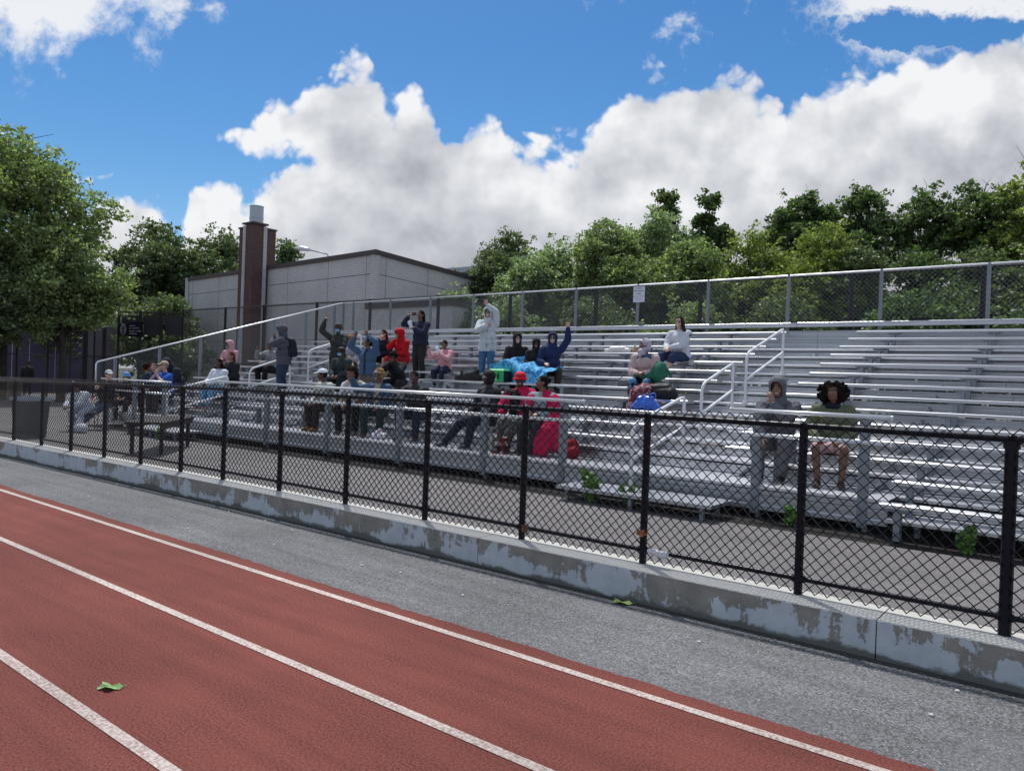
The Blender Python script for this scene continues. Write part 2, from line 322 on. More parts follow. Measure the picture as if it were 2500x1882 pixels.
# ------------------------------------------------------------------ ground
def sheet(name, x0, x1, y0, y1, z, m, ragged=None):
    b = MB()
    if ragged:
        n = 2200; xs = np.linspace(x0, x1, n); rg = np.random.RandomState(3)
        e = y1+0.010*np.convolve(rg.randn(n+8), np.ones(9)/3, 'valid')[:n]*0.8+0.006*rg.randn(n)
        V = [(x, y0, z) for x in xs]+[(x, q, z) for x, q in zip(xs, e)]
        b.add(V, [(i, i+1, n+i+1, n+i) for i in range(n-1)])
    else: b.add([(x0, y0, z), (x1, y0, z), (x1, y1, z), (x0, y1, z)], [(0, 1, 2, 3)])
    return tag(b.build(name, m), kind='structure')
sheet('ground', -700, 700, -700, 700, -0.03, M['land'])
sheet('asphalt_apron', -140, 60, -40, 5.30, -0.006, M['asph'])
sheet('running_track', -140, 60, -40, 3.9186, 0.0, M['track'], ragged=True)
for y in (3.7495, 2.7234, 1.6587, 0.60, -0.45, -1.5):
    sheet('lane_line', -140, 60, y-0.031, y+0.031, 0.004, M['line'])
sheet('asphalt_walkway', -36, 60, 5.30, 9.31, -0.002, M['walk'])
sheet('asphalt_path', -140, -23.0, 5.31, 40, -0.010, M['walk'])
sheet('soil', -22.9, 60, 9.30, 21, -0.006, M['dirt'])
# kerb: a low wall, slightly bent towards the track at its far end
def ky(x): return -0.020*max(0, -9-x) if x > -17 else -0.16-0.004*(-17-x)
b = MB(); joints = [-30, -26.9, -23.8, -20.7, -17.6, -14.5, -9.70, -4.50, -1.13, 2.1, 5.2, 9]
xs = []
for a, c in zip(joints[:-1], joints[1:]): xs.append((a+0.004, c-0.004))
for a, c in xs:
    k = max(2, int((c-a)/1.0)); P = np.linspace(a, c, k)
    V = []; F = []
    for x in P:
        o = ky(x); V += [(x, 5.30+o, -0.05), (x, 5.30+o, 0.244), (x, 5.306+o, 0.25), (x, 5.674+o, 0.25), (x, 5.68+o, 0.244), (x, 5.68+o, -0.05)]
    for i in range(k-1):
        for j in range(5): F.append((i*6+j, i*6+j+1, i*6+6+j+1, i*6+6+j))
    F.append((0, 1, 2, 3, 4, 5)); F.append(tuple((k-1)*6+j for j in range(6))[::-1]); b.add(V, F)
tag(b.build('kerb_wall', M['kerb']), 'low concrete kerb wall with peeling pale blue paint under the black fence', 'kerb')
b = MB(); b.add([(x, 5.30+ky(x)+d, -0.002+0.0*x) for x in np.linspace(-30, 9, 60) for d in (-0.07, 0.01)], [(2*i, 2*i+2, 2*i+3, 2*i+1) for i in range(59)])  # narrow strip along the kerb foot, darker than the asphalt
M['kerb_foot'] = grain('damp_grit', (0.03, 0.03, 0.028), (0.08, 0.08, 0.07), (0.05, 0.05, 0.045), s1=300, s2=8)
tag(b.build('kerb_foot_strip', M['kerb_foot']), kind='structure')
# ------------------------------------------------------------------ front black fence
FX = [-0.463-1.2448*n for n in range(8)]+[-10.22, -11.34, -12.49, -13.67, -14.83, -16.04, -17.3, -18.55, -19.8, -21.05]
FX = [-0.463+1.2448*k for k in (4, 3, 2, 1)]+FX
def ftop(x): return 1.45-0.013*max(0, -9-x)
fence = empty('black_fence', (-8, 5.55, 0.25), label='waist high black chain link fence along the kerb wall beside the track', cat='fence')
FO = np.array((-8, 5.55, 0.25))
for i, x in enumerate(FX):
    y = 5.555+ky(x); b = MB(); big = i == 4
    r = 0.037 if big else 0.030
    b.tube([(x, y, 0.25), (x, y, ftop(x)-0.02)], r, 14)
    if big: b.tube([(x, y, ftop(x)-0.06), (x, y, ftop(x)-0.01)], 0.046, 14)
    b.tube([(x, y, ftop(x)-0.03), (x, y, ftop(x)+0.02), (x, y, ftop(x)+0.035)], [0.02, 0.028, 0.006], 12)
    for z in (0.42, 0.72, 1.05, 1.3):
        b.tube([(x-r-0.012, y-0.02, z+0.02), (x-r*0.7, y-r, z+0.004), (x, y-r-0.004, z), (x+r*0.7, y-r, z-0.004), (x+r+0.012, y-0.02, z-0.02)], 0.0035, 5)
    b.tube([(x-0.045, y, 0.36), (x+0.045, y, 0.36)], 0.027, 12)
    b.build('post', M['black'], fence, smooth=False, loc=FO)
for nm, zf, r in (('top_rail', lambda x: ftop(x), 0.0215), ('bottom_rail', lambda x: 0.36, 0.019)):
    b = MB(); xx = np.linspace(-21.05, 4.5, 60)
    b.tube([(x, 5.555+ky(x)-(0.0 if nm == 'top_rail' else 0.0), zf(x)) for x in xx], r, 12)
    if nm == 'top_rail':
        for x in np.arange(-21, 4.4, 0.42):
            b.tube([(x-0.015, 5.555+ky(x)-0.034, zf(x)-0.03), (x, 5.555+ky(x)-0.026, zf(x)+0.022), (x+0.01, 5.555+ky(x), zf(x)+0.028), (x+0.02, 5.555+ky(x)+0.026, zf(x))], 0.0032, 4)
    b.build(nm, M['black'], fence, smooth=True, loc=FO)
def fF(a, z, o=0):
    a = np.asarray(a, float); k = np.vectorize(ky)(a); s = np.maximum(0, -9-a)*0.013/1.2
    return np.stack([a+8, 5.523+k+o-5.55, z-s*(z-0.25)-0.25+0*a], 1)
PT = 1.2448/15
o = chain('chain_link_mesh', fF, 25.4, 0.272, 0.272+PT*15, PT, 0.0044, M['black'], fence, a0=-21.0, wk=0.003)
# upward barbs already follow the zigzag: add the knuckle ends
# ------------------------------------------------------------------ bleachers
ys = lambda j: 9.49+0.6396*j
zs = lambda j: 0.44+0.2012*j
dz = lambda j: zs(j)-0.42
XL, XA, XB, XC, XD, XR, XF = -22.9, -18.83, -17.3, -5.97, -4.43, 4.5, -2.05
bl = empty('bleachers', (-9, 9.9, 0), label='long grey aluminium bleachers with fourteen rows of bench seats and two aisles', cat='bleachers')
BO = (-9, 9.9, 0)
def seatprof(y, z):
    p = [(y, z-0.045), (y, z-0.004), (y+0.006, z)]
    for k in range(5):
        a = y+0.02+k*0.046; p += [(a, z), (a+0.004, z-0.003), (a+0.012, z-0.003), (a+0.016, z)]
    p += [(y+0.244, z), (y+0.25, z-0.004), (y+0.25, z-0.045), (y+0.235, z-0.045), (y+0.235, z-0.012), (y+0.015, z-0.012), (y+0.015, z-0.045)]
    return p
def joints_x(a, c, off):
    q = [a]; x = -0.62+off-7*5.49
    while x < c:
        if x > a+0.5 and x < c-0.5: q.append(x)
        x += 5.49
    return q+[c]
rs = random.Random(5)
for j in range(14):
    secs = [(XL+0.05, XA), (XB, XC), (XD, XR)] if j >= 2 else [(XF, XR)]
    for a, c in secs:
        b = MB(); q = joints_x(a, c, 0.05*(j % 2))
        for u, v in zip(q[:-1], q[1:]):
            b.prof(seatprof(ys(j), zs(j)), u+0.002, v-0.002)
        for x in (a, c):   # end caps
            s = 1 if x == c else -1; b.box((min(x, x+s*0.012), ys(j)-0.004, zs(j)-0.05), (max(x, x+s*0.012), ys(j)+0.254, zs(j)+0.003))
        b.build('bench_seat', M['alut'], bl, loc=BO)
    # risers and treads across everything, the lowest ones only on the right
    x0 = XL+0.02 if j >= 2 else XF
    if j >= 1:
        y0 = ys(j)-0.34; z = dz(j); b = MB(); q = joints_x(x0, XR, 0.35-0.11*j)
        yf = 9.95 if j == 2 else y0
        for u, v in zip(q[:-1], q[1:]):
            e = 0.003
            uu, vv = u+e, v-e
            yy = ys(j)+0.30 if j < 13 else 18.34
            def plank(a_, c_, X0, X1):
                p = [(a_, z-0.042), (a_, z-0.006), (a_+0.005, z)]
                n = max(2, int((c_-a_)/0.05))
                for k in range(1, n): t_ = a_+(c_-a_)*k/n; p += [(t_-0.005, z), (t_-0.002, z-0.003), (t_+0.004, z-0.003), (t_+0.007, z)]
                p += [(c_-0.005, z), (c_, z-0.006), (c_, z-0.042), (c_-0.012, z-0.042), (c_-0.012, z-0.014), (a_+0.012, z-0.014), (a_+0.012, z-0.042)]
                b.prof(p, X0, X1)
            if j == 2:
                if uu < XF: plank(9.95, 10.44, uu, min(vv, XF))
                plank(10.446, yy-0.30, uu, vv); plank(yy-0.296, yy, uu, vv)
            else: plank(y0, y0+0.31, uu, vv); plank(y0+0.316, yy, uu, vv)
        b.build('deck_plank', M['alut'], bl, loc=BO)
    if j >= 2:
        b = MB(); yr = ys(j)-0.325; zb = dz(j-1)+0.006; zt = dz(j)-0.070
        if j == 2: pass
        def riser(yr, zb, zt, X0, X1):
            h = zt-zb; p = [(yr, zb), (yr, zb+h*0.10), (yr-0.016, zb+h*0.13), (yr-0.016, zb+h*0.24), (yr, zb+h*0.28), (yr, zb+h*0.55), (yr-0.014, zb+h*0.57), (yr-0.014, zb+h*0.63), (yr, zb+h*0.66), (yr, zb+h*0.84), (yr-0.018, zb+h*0.88), (yr-0.018, zt), (yr+0.012, zt), (yr+0.012, zb)]
            b.prof(p, X0, X1)
        q = joints_x(x0 if j > 2 else XF, XR, 0.9-0.17*j)
        for u, v in zip(q[:-1], q[1:]): riser(yr, zb, zt, u+0.003, v-0.003)
        if j == 2:
            q = joints_x(XL+0.02, XF, 0.9)
            for u, v in zip(q[:-1], q[1:]):
                b.prof([(9.962, 0.10), (9.952, 0.11), (9.952, 0.165), (9.962, 0.18), (9.962, 0.30), (9.952, 0.31), (9.952, 0.368), (9.975, 0.368), (9.975, 0.10)], u+0.003, v-0.003)
        b.build('riser', M['alu'], bl, loc=BO)
# T shaped seat brackets and ground frames
fx = [x for x in np.arange(-22.4, 4.4, 1.83)]
BR = []
for j in range(0, 14):
    for x in np.arange(-22.0+0.62*((j*3) % 1), 4.4, 1.83):
        if j < 2 and x < XF+0.1: continue
        if XA-0.25 < x < XB+0.25 or XC-0.2 < x < XD+0.2: x = x+0.55
        if XA-0.1 < x < XB+0.1 or XC-0.1 < x < XD+0.1: continue
        BR.append((x, ys(j), zs(j)))
BR.sort(key=lambda q: q[0]**2+q[1]**2)
b = MB(); b.box((-0.12, 0.03, -0.062), (0.12, 0.22, -0.047)); b.box((-0.035, 0.06, -0.419), (0.035, 0.19, -0.064)); b.prof([(0.055, -0.064), (0.055, -0.085), (0.195, -0.085), (0.195, -0.064)], -0.09, 0.09)
b0 = b.build('seat_bracket', M['galv'], bl)
for i, q in enumerate(BR[:100]):
    o = b0 if i == 0 else b0.copy()
    if i: COL.objects.link(o)
    o.parent = bl; o.location = (q[0]-BO[0], q[1]-BO[1], q[2]-BO[2])
b = MB()
for x, y, z in BR[100:]: b.box((x-0.12, y+0.03, z-0.062), (x+0.12, y+0.22, z-0.047)); b.box((x-0.035, y+0.06, z-0.419), (x+0.035, y+0.19, z-0.064))
tag(b.build('far_seat_bracket', M['galv'], bl, loc=BO), kind='stuff')
for x in (-1.75, 0.7, 3.0): b = MB(); b.box((x-0.03, ys(1)-0.05, 0), (x+0.03, ys(1), dz(1)-0.045)); b.build('bench_leg', M['galv'], bl, loc=BO)
for x in np.arange(-22.5, 4.4, 1.83):
    b = MB()
    for j in range(2, 14, 2): b.box((x-0.03, ys(j)-0.2, 0), (x+0.03, ys(j)-0.14, dz(j)-0.07))
    a = np.array((x, ys(2)-0.3, dz(2)-0.1)); c = np.array((x, ys(13), dz(13)-0.1)); b.tube([a, c], 0.035, 4)
    b.tube([(x, ys(3), 0.05), (x, ys(9), dz(9)-0.15)], 0.02, 4); b.tube([(x, ys(13), 0.05), (x, ys(7), dz(7)-0.15)], 0.02, 4)
    b.build('support_frame', M['galv'], bl, loc=BO)
# steps in front of the aisles
for a, c in ((-6.25, -3.88), (-19.6, -17.0)):
    b = MB(); z = 0.215
    for k in range(3):
        y = 9.04+k*0.245; b.box((a, y, z-0.045), (c, y+0.24, z))
    b.build('aisle_step', M['alu'], bl, loc=BO)
    b = MB()
    for x in (a+0.15, (a+c)/2, c-0.15):
        for y in (9.12, 9.6): b = MB(); b.box((x-0.025, y-0.025, 0), (x+0.025, y+0.025, 0.17)); b.build('step_leg', M['galv'], bl, loc=BO)
    pass
# half steps inside the aisles
b = MB()
for a, c in ((XC+0.08, XD-0.08), (XA+0.08, XB-0.08)):
    for j in range(3, 13):
        z = dz(j)+0.10; y = ys(j)+0.02
        if (j % 3) == 0: b.box((a+0.66, y+0.20, z-0.055), (a+0.72, y+0.24, z-0.01))
b.build('bolt_bracket', M['alut'], bl, loc=BO)
# backrest plank
b = MB()
q = joints_x(XL, XR, 0.2)
for u, v in zip(q[:-1], q[1:]):
    b.prof([(18.36, 3.20), (18.352, 3.21), (18.352, 3.235), (18.36, 3.245), (18.36, 3.27), (18.352, 3.28), (18.352, 3.305), (18.36, 3.312), (18.41, 3.312), (18.41, 3.20)], u+0.002, v-0.002)
b.build('back_rail', M['alut'], bl, loc=BO)
b = MB()
q = joints_x(XL+0.02, XR, 0.7)
for u, v in zip(q[:-1], q[1:]):
    for z0_, z1_ in ((dz(13)+0.004, 2.86), (2.864, 3.11)): b.prof([(18.335, z0_), (18.335, z0_+0.03), (18.325, z0_+0.04), (18.325, z0_+0.09), (18.335, z0_+0.10), (18.335, z1_-0.03), (18.325, z1_-0.02), (18.325, z1_), (18.35, z1_), (18.35, z0_)], u+0.003, v-0.003)
b.build('riser', M['alu'], bl, loc=BO)
# front guard rails
def guard(posts, x0, x1, zt=1.415, zl=1.10):
    for k, x in enumerate(posts):
        b = MB(); b.box((x-0.055, 9.952-0.012, 0.06), (x+0.055, 9.951, zt-0.03)); b.box((x+0.043, 9.951, 0.06), (x+0.055, 10.03, zt-0.03)); b.box((x-0.055, 9.951, 0.06), (x-0.047, 9.99, zt-0.03))
        b.box((x+0.0, 10.0, 0.0), (x+0.05, 10.05, 0.10))
        b.box((x-0.02, 9.93, zt-0.03), (x+0.02, 9.96, zt+0.018))
        b.build('guard_post', M['galv'], bl, loc=BO)
    for z in (zt, zl):
        b = MB(); b.tube([(x0, 9.915, z), (x1, 9.915, z)], 0.026, 14)
        for x in (x0, x1): b.tube([(x-0.01, 9.915, z), (x+0.01, 9.915, z)], 0.029, 14)
        b.build('guard_rail', M['galvl'], bl, loc=BO, smooth=True)
guard([-16.45, -14.81, -12.66, -10.53, -8.42, -6.79], -16.72, -6.38, 1.415, 1.10)
guard([-3.67, -2.34], -4.02, -2.03, 1.415, 1.10)
guard([-21.01, -19.36], -22.86, -18.95, 1.325, 1.02)
# handrails
def handrail(x, y0, z0, y1, z1, h=0.92):
    b = MB(); r = 0.0245; P = [(x, y0, z0), (x, y0, z0+h-0.16)]
    d = np.array((0, y1-y0, z1-z0)); d = d/np.linalg.norm(d); A = np.array((x, y0, z0+h)); B = np.array((x, y1, z1+h))
    P += [tuple(A+np.array((0, 0, -0.08))+d*0.015), tuple(A+np.array((0, 0, -0.025))+d*0.055), tuple(A+d*0.13), tuple(B-d*0.12), tuple(B-d*0.04+np.array((0, 0, -0.012))), tuple(B+np.array((0, 0, -0.06))), (x, y1, z1+h-0.17), (x, y1, z1)]
    b.tube(P, r, 12)
    b.tube([(x, y0+0.01, z0+h*0.47), (x, y1-0.01, z1+h*0.47)], r*0.98, 12)
    for y, z in ((y0, z0), (y1, z1)): b.tube([(x, y, z), (x, y, z+0.012)], 0.05, 12); b.tube([(x, y, z+0.012), (x, y, z+0.05)], 0.032, 12)
    b.build('handrail', M['white'], bl, smooth=True, loc=BO)
for x in (-5.28, -18.3):
    handrail(x, 9.50, 0.215, 11.12, dz(3))
    handrail(x, 11.76, dz(4), 13.04, dz(6))
    handrail(x, 13.66, dz(7), 15.60, dz(10))
# ------------------------------------------------------------------ galvanised fence on the back and the left side
gf = empty('galvanised_fence', (-9, 18.5, 2.9), label='galvanised chain link fence with pale top rail behind the highest bleacher row', cat='fence'); GO = (-9, 18.5, 2.9)
def gtop(x): return 4.475-0.0055*max(0, -2-x)
for x in (-22.75, -22.18, -20.18, -18.2, -16.26, -14.27, -12.3, -10.27, -8.23, -6.18, -4.12, -2.06, 0, 2.05, 4.1):
    b = MB(); b.box((x-0.035, 18.47, 2.6), (x+0.035, 18.475, gtop(x)-0.02)); b.box((x+0.030, 18.475, 2.6), (x+0.035, 18.53, gtop(x)-0.02)); b.box((x-0.035, 18.475, 2.6), (x-0.030, 18.53, gtop(x)-0.02)); b.tube([(x, 18.5, gtop(x)-0.03), (x, 18.5, gtop(x)+0.03)], 0.033, 8)
    b.build('post', M['galv'], gf, loc=GO)
b = MB(); b.tube([(x, 18.50, gtop(x)) for x in (-22.9, -12, -2, 4.5)], 0.026, 10)
for x in np.arange(-22.6, 4.4, 0.68): b.tube([(x, 18.47, gtop(x)-0.03), (x, 18.49, gtop(x)+0.03), (x+0.01, 18.52, gtop(x)+0.0)], 0.006, 4)
b.build('top_rail', M['galvl'], gf, smooth=True, loc=GO)
chain('chain_link_mesh', lambda a, z, o=0: np.stack([np.asarray(a, float)+9, 18.462+o-18.5+0*z, z-2.9-0.0055*np.maximum(0, -2-np.asarray(a, float))], 1), 27.3, 3.25, 4.46, 0.105, 0.0021, M['wire'], gf, a0=-22.9, wk=0.002)
sf = empty('side_fence', (-22.9, 14, 1.5), label='slanting galvanised chain link side fence climbing the left end of the bleachers', cat='fence'); SO = (-22.9, 14, 1.5)
st = lambda y: 1.79+(4.363-1.79)*(y-9.76)/(18.5-9.76)
sbz = lambda y: dz(2)+0.05+(0.2012/0.6396)*(y-ys(2))
for y in (10.29, 11.6, 12.92, 14.28, 15.63, 16.94, 18.2):
    b = MB(); b.box((-22.935, y-0.035, max(0.1, sbz(y)-0.3)), (-22.865, y+0.035, st(y)-0.02)); b.build('post', M['galv'], sf, loc=SO)
b = MB(); b.tube([(-22.9, 9.76, 1.0), (-22.9, 9.76, 1.74), (-22.9, 9.80, 1.80), (-22.9, 14, st(14)), (-22.9, 18.5, st(18.5)), (-22.75, 18.5, st(18.5))], 0.026, 10); b.build('top_rail', M['galvl'], sf, smooth=True, loc=SO)
chain('chain_link_mesh', lambda a, z, o=0: np.stack([o+0*z, np.asarray(a, float)-14, z-1.5], 1), 8.7, 0.4, 4.4, 0.095, 0.0021, M['wire'], sf, a0=9.8, top=lambda a: st(a), bot=lambda a: sbz(a), wk=0.002)
# ------------------------------------------------------------------ tall black fence behind
bf = empty('tall_black_fence', (-20, 20, 0), label='tall black chain link fence running behind the bleachers and turning left', cat='fence'); TO = (-20, 20, 0)
bt = lambda x: 4.66+0.0*x
line = [(4.5, 20.0), (-37.2, 20.0), (-40.0, 17.6), (-44.0, 18.6)]
bx = [4.3, 1.0, -2.33, -5.12, -9.12, -12.56, -15.94, -19.28, -22.98, -26.33, -30.15, -33.3, -37.2]
def tpost(x, y, zt, r=0.06):
    b = MB(); b.tube([(x, y, 0), (x, y, zt)], r, 8); b.build('post', M['blackm'], bf, loc=TO)
for x in bx: tpost(x, 20.0, 4.68)
for z in (4.64, 2.0): b = MB(); b.tube([(4.5, 20, z), (-37.2, 20, z)], 0.03, 6); b.build('rail', M['blackm'], bf, loc=TO)
chain('chain_link_mesh', lambda a, z, o=0: np.stack([np.asarray(a, float)+20, o-0.06+0*z, z+0], 1), 41.7, 1.6, 4.72, 0.105, 0.0038, M['blackm'], bf, a0=-37.2, wk=0.002)
pa = np.array((-37.2, 20.0)); pb = np.array((-40.6, 18.35)); pc = np.array((-44.2, 18.35))
for t in (0.33, 0.66, 1.0): q = pa+(pb-pa)*t; tpost(q[0], q[1], 4.55, 0.075)
tpost(-41.4, 18.0, 4.3, 0.10); tpost(-42.3, 17.9, 4.3, 0.05); tpost(-43.2, 17.9, 4.3, 0.05); tpost(-44.2, 18.2, 4.35, 0.10)
def panel2(p, q, z1, z0=0.4):
    d = q-p; L = float(np.hypot(*d)); d = d/L
    chain('chain_link_mesh', lambda a, z, o=0: np.stack([p[0]+d[0]*np.asarray(a, float)+20-d[1]*o, p[1]+d[1]*np.asarray(a, float)-20+d[0]*o, z+0], 1), L, z0, z1, 0.12, 0.0045, M['blackm'], bf, wk=0.002)
    for z in (z1-0.04, 2.2, 0.5): b = MB(); b.tube([(p[0], p[1], z), (q[0], q[1], z)], 0.035, 6); b.build('rail', M['blackm'], bf, loc=TO)
panel2(pa, pb, 4.55); panel2(pb, np.array((-44.2, 18.2)), 4.35)
lf = empty('park_fence', (-42, 14, 0), label='black fence with slender posts in front of the purple wall on the left', cat='fence'); PO = (-42, 14, 0)
p0 = np.array((-44.2, 18.2)); p1 = np.array((-38.0, 9.8))
for t in (0.12, 0.30, 0.52, 0.75, 1.0):
    q = p0+(p1-p0)*t; b = MB(); b.tube([(q[0], q[1], 0), (q[0], q[1], 4.0)], 0.055 if t not in (0.12,) else 0.03, 8); b.build('post', M['blackm'], lf, loc=PO)
for z in (3.9, 2.1, 0.9): b = MB(); b.tube([(p0[0], p0[1], z), (p1[0], p1[1], z)], 0.03, 6); b.build('rail', M['blackm'], lf, loc=PO)
# ------------------------------------------------------------------ purple wall
M['purple'] = mat('purple_wall_paint', (0.085, 0.070, 0.125), rough=0.8, var=0.25, scale=0.9, detail=6)
M['palel'] = mat('pale_joint', (0.5, 0.5, 0.55), rough=0.8)
b = MB(); b.box((-50.6, 8, 0), (-50.2, 22.5, 4.2)); pw = b.build('purple_wall', M['purple'], loc=(-50.4, 16, 0)); tag(pw, 'long purple painted wall with thin pale vertical joints behind the big tree', 'wall')
b = MB()
for y in (15.1, 16.7, 17.6, 19.0): b.box((-50.2, y, 0), (-50.196, y+0.03, 4.0))
o = b.build('joint', M['palel'], pw, loc=(-50.4, 16, 0))
# ------------------------------------------------------------------ buildings
def brickmat(name, c1, c2, mortar, bw, bh, ms=0.012, ax='x'):
    m = bpy.data.materials.new(name); m.use_nodes = True; t = m.node_tree; b = t.nodes['Principled BSDF']; b.inputs['Roughness'].default_value = 0.9
    tc_ = t.nodes.new('ShaderNodeTexCoord').outputs['Object']; sp = t.nodes.new('ShaderNodeSeparateXYZ'); t.links.new(tc_, sp.inputs[0])
    cb = t.nodes.new('ShaderNodeCombineXYZ'); add = t.nodes.new('ShaderNodeMath'); add.operation = 'ADD'; t.links.new(sp.outputs[0], add.inputs[0]); t.links.new(sp.outputs[1], add.inputs[1])
    t.links.new(add.outputs[0], cb.inputs[0]); t.links.new(sp.outputs[2], cb.inputs[1])
    k = t.nodes.new('ShaderNodeTexBrick'); t.links.new(cb.outputs[0], k.inputs['Vector'])
    k.inputs['Color1'].default_value = c1+(1,); k.inputs['Color2'].default_value = c2+(1,); k.inputs['Mortar'].default_value = mortar+(1,)
    k.inputs['Scale'].default_value = 1; k.inputs['Mortar Size'].default_value = ms; k.inputs['Brick Width'].default_value = bw; k.inputs['Row Height'].default_value = bh
    n = t.nodes.new('ShaderNodeTexNoise'); n.inputs['Scale'].default_value = 0.35; n.inputs['Detail'].default_value = 6; t.links.new(tc_, n.inputs['Vector'])
    mr = t.nodes.new('ShaderNodeMapRange'); t.links.new(n.outputs[0], mr.inputs[0]); mr.inputs[1].default_value = 0.3; mr.inputs[2].default_value = 0.7; mr.inputs[3].default_value = 0.84; mr.inputs[4].default_value = 1.1
    v = t.nodes.new('ShaderNodeVectorMath'); v.operation = 'SCALE'; t.links.new(k.outputs[0], v.inputs[0]); t.links.new(mr.outputs[0], v.inputs['Scale']); t.links.new(v.outputs[0], b.inputs['Base Color'])
    bp = t.nodes.new('ShaderNodeBump'); bp.inputs['Strength'].default_value = 0.6; bp.inputs['Distance'].default_value = 0.02; t.links.new(k.outputs['Fac'], bp.inputs['Height']); bp.invert = True; t.links.new(bp.outputs[0], b.inputs['Normal'])
    return m
M['block'] = brickmat('grey_brick', (0.62, 0.595, 0.58), (0.70, 0.67, 0.655), (0.50, 0.48, 0.47), 0.30, 0.11, 0.014)
M['brown'] = brickmat('dark_brown_brick', (0.12, 0.068, 0.056), (0.16, 0.090, 0.072), (0.085, 0.055, 0.052), 0.25, 0.08, 0.01)
M['wbrick'] = brickmat('white_glazed_brick', (0.62, 0.61, 0.62), (0.72, 0.71, 0.72), (0.33, 0.31, 0.31), 0.25, 0.08, 0.012)
M['coping'] = mat('brown_coping', (0.085, 0.068, 0.066), rough=0.7, var=0.1)
M['joint'] = mat('dark_joint', (0.22, 0.21, 0.21), rough=0.9)
M['roofm'] = mat('roof_felt', (0.16, 0.16, 0.17), rough=0.9)
bd = empty('brick_building', (-30.61, 26.87, 0), label='pale grey brick building with flat brown edged roof behind the tall black fence', cat='building')
HB = 8.3
def wall(ang, L, jx, name='wall'):
    b = MB(); b.box((0, 0, 0), (L, 0.3, HB-0.22)); w = b.build(name, M['block'], bd); w.rotation_euler = (0, 0, ang)
    return w
aL = R(175.118); aR = R(101.05)
# left face: local x runs away from the corner; its outer side faces the track
b = MB(); b.box((0.0, 0.0, 0), (22.47, 0.3, HB-0.22)); w1 = b.build('wall', M['block'], bd); w1.rotation_euler = (0, 0, aL); w1.scale = (1, -1, 1)
b = MB()
for x in (21.66, 17.59, 8.69, 4.37, 0.75): b.box((x-0.018, -0.004, 0), (x+0.018, 0.0, HB-0.22))
b.box((0.02, -0.006, 7.03), (22.4, -0.0, 7.08)); b.box((0.02, -0.006, 3.6), (22.4, -0.0, 3.64)); o = b.build('joint_line', M['joint'], w1)
b = MB(); b.box((0.0, -0.3, 0), (16.0, 0.0, HB-0.22)); w2 = b.build('wall', M['block'], bd); w2.rotation_euler = (0, 0, aR); w2.scale = (1, -1, 1)
b = MB()
for x in (0.96, 5.01, 9.7, 13.7): b.box((x-0.018, 0.0, 0), (x+0.018, 0.004, HB-0.22))
b.box((0.02, 0.0, 7.03), (15.9, 0.006, 7.08)); b.box((0.02, 0.0, 3.6), (15.9, 0.006, 3.64)); b.build('joint_line', M['joint'], w2)
for w, sgn in ((w1, -1), (w2, 1)): pass
c0 = np.array((0, 0)); cL = np.array((math.cos(aL), math.sin(aL)))*22.47; cR = np.array((math.cos(aR), math.sin(aR)))*16.0
b = MB(); q = [c0, cR, cR+cL, cL]; b.add([(p[0], p[1], HB-0.21) for p in q]+[(p[0], p[1], HB-0.10) for p in q], [(0, 1, 2, 3), (4, 7, 6, 5), (0, 4, 5, 1), (1, 5, 6, 2), (2, 6, 7, 3), (3, 7, 4, 0)]); b.build('roof', M['roofm'], bd)
def strip(p, q, wd, z0, z1, m, name):
    d = (q-p)/np.hypot(*(q-p)); n = np.array((-d[1], d[0]))*wd; b = MB(); pp = p-d*0.12; qq = q+d*0.12
    b.add([(*(pp+n), z0), (*(qq+n), z0), (*(qq-n), z0), (*(pp-n), z0), (*(pp+n), z1), (*(qq+n), z1), (*(qq-n), z1), (*(pp-n), z1)], [(0, 3, 2, 1), (4, 5, 6, 7), (0, 1, 5, 4), (1, 2, 6, 5), (2, 3, 7, 6), (3, 0, 4, 7)]); b.build(name, m, bd)
strip(c0, cL, 0.10, HB-0.24, HB+0.0, M['coping'], 'coping'); strip(c0+(cR-c0)*0.012, cR, 0.10, HB-0.24, HB+0.003, M['coping'], 'coping')
strip(cL, cL+cR, 0.15, 0, HB-0.02, M['block'], 'wall'); strip(cR, cR+cL, 0.15, 0, HB-0.03, M['block'], 'wall')
# lower wing with a brown roof edge seen through the fence
b = MB(); 
wl = empty('low_annex', (-30, 26, 0), label='low grey annex with brown roof edge beside the corner of the brick building', cat='building')
b.box((0.6, -0.6, 0), (6.4, 3.4, 5.0)); b.build('wall', M['block'], wl); b = MB(); b.box((0.5, -0.7, 5.0), (6.5, 3.5, 5.28)); b.build('coping', M['coping'], wl)
# chimney tower
ch = empty('chimney', (-41.6, 26.65, 0), label='dark brown brick chimney with white brick stripes and a round steel flue on top', cat='chimney')
S = 1.62; T = 10.75
def tb(name, x0, x1, y0, y1, z0, z1, m): b = MB(); b.box((x0, y0, z0), (x1, y1, z1)); return b.build(name, m, ch)
tb('shaft', -0.75, 0.0, 0.0, 0.72, 0, T, M['brown'])
tb('shaft_wing', -1.58, -0.96, 0.06, 0.72, 0, T-0.22, M['brown']); tb('shaft_wing', -0.75, -0.06, 0.90, 1.66, 0, T-0.22, M['brown'])
tb('white_stripe', -1.02, -0.755, -0.06, 0.5, 0, T-0.08, M['wbrick']); tb('white_stripe', -0.5, 0.06, 0.725, 0.96, 0, T-0.08, M['wbrick'])
tb('cap', -1.08, 0.10, -0.1, 1.02, T, T+0.1, M['coping']); tb('cap', -1.64, -1.09, 0.0, 0.75, T-0.22, T-0.12, M['coping']); tb('cap', -0.75, 0.0, 1.03, 1.72, T-0.22, T-0.12, M['coping'])
fc = (-0.55, 0.55)
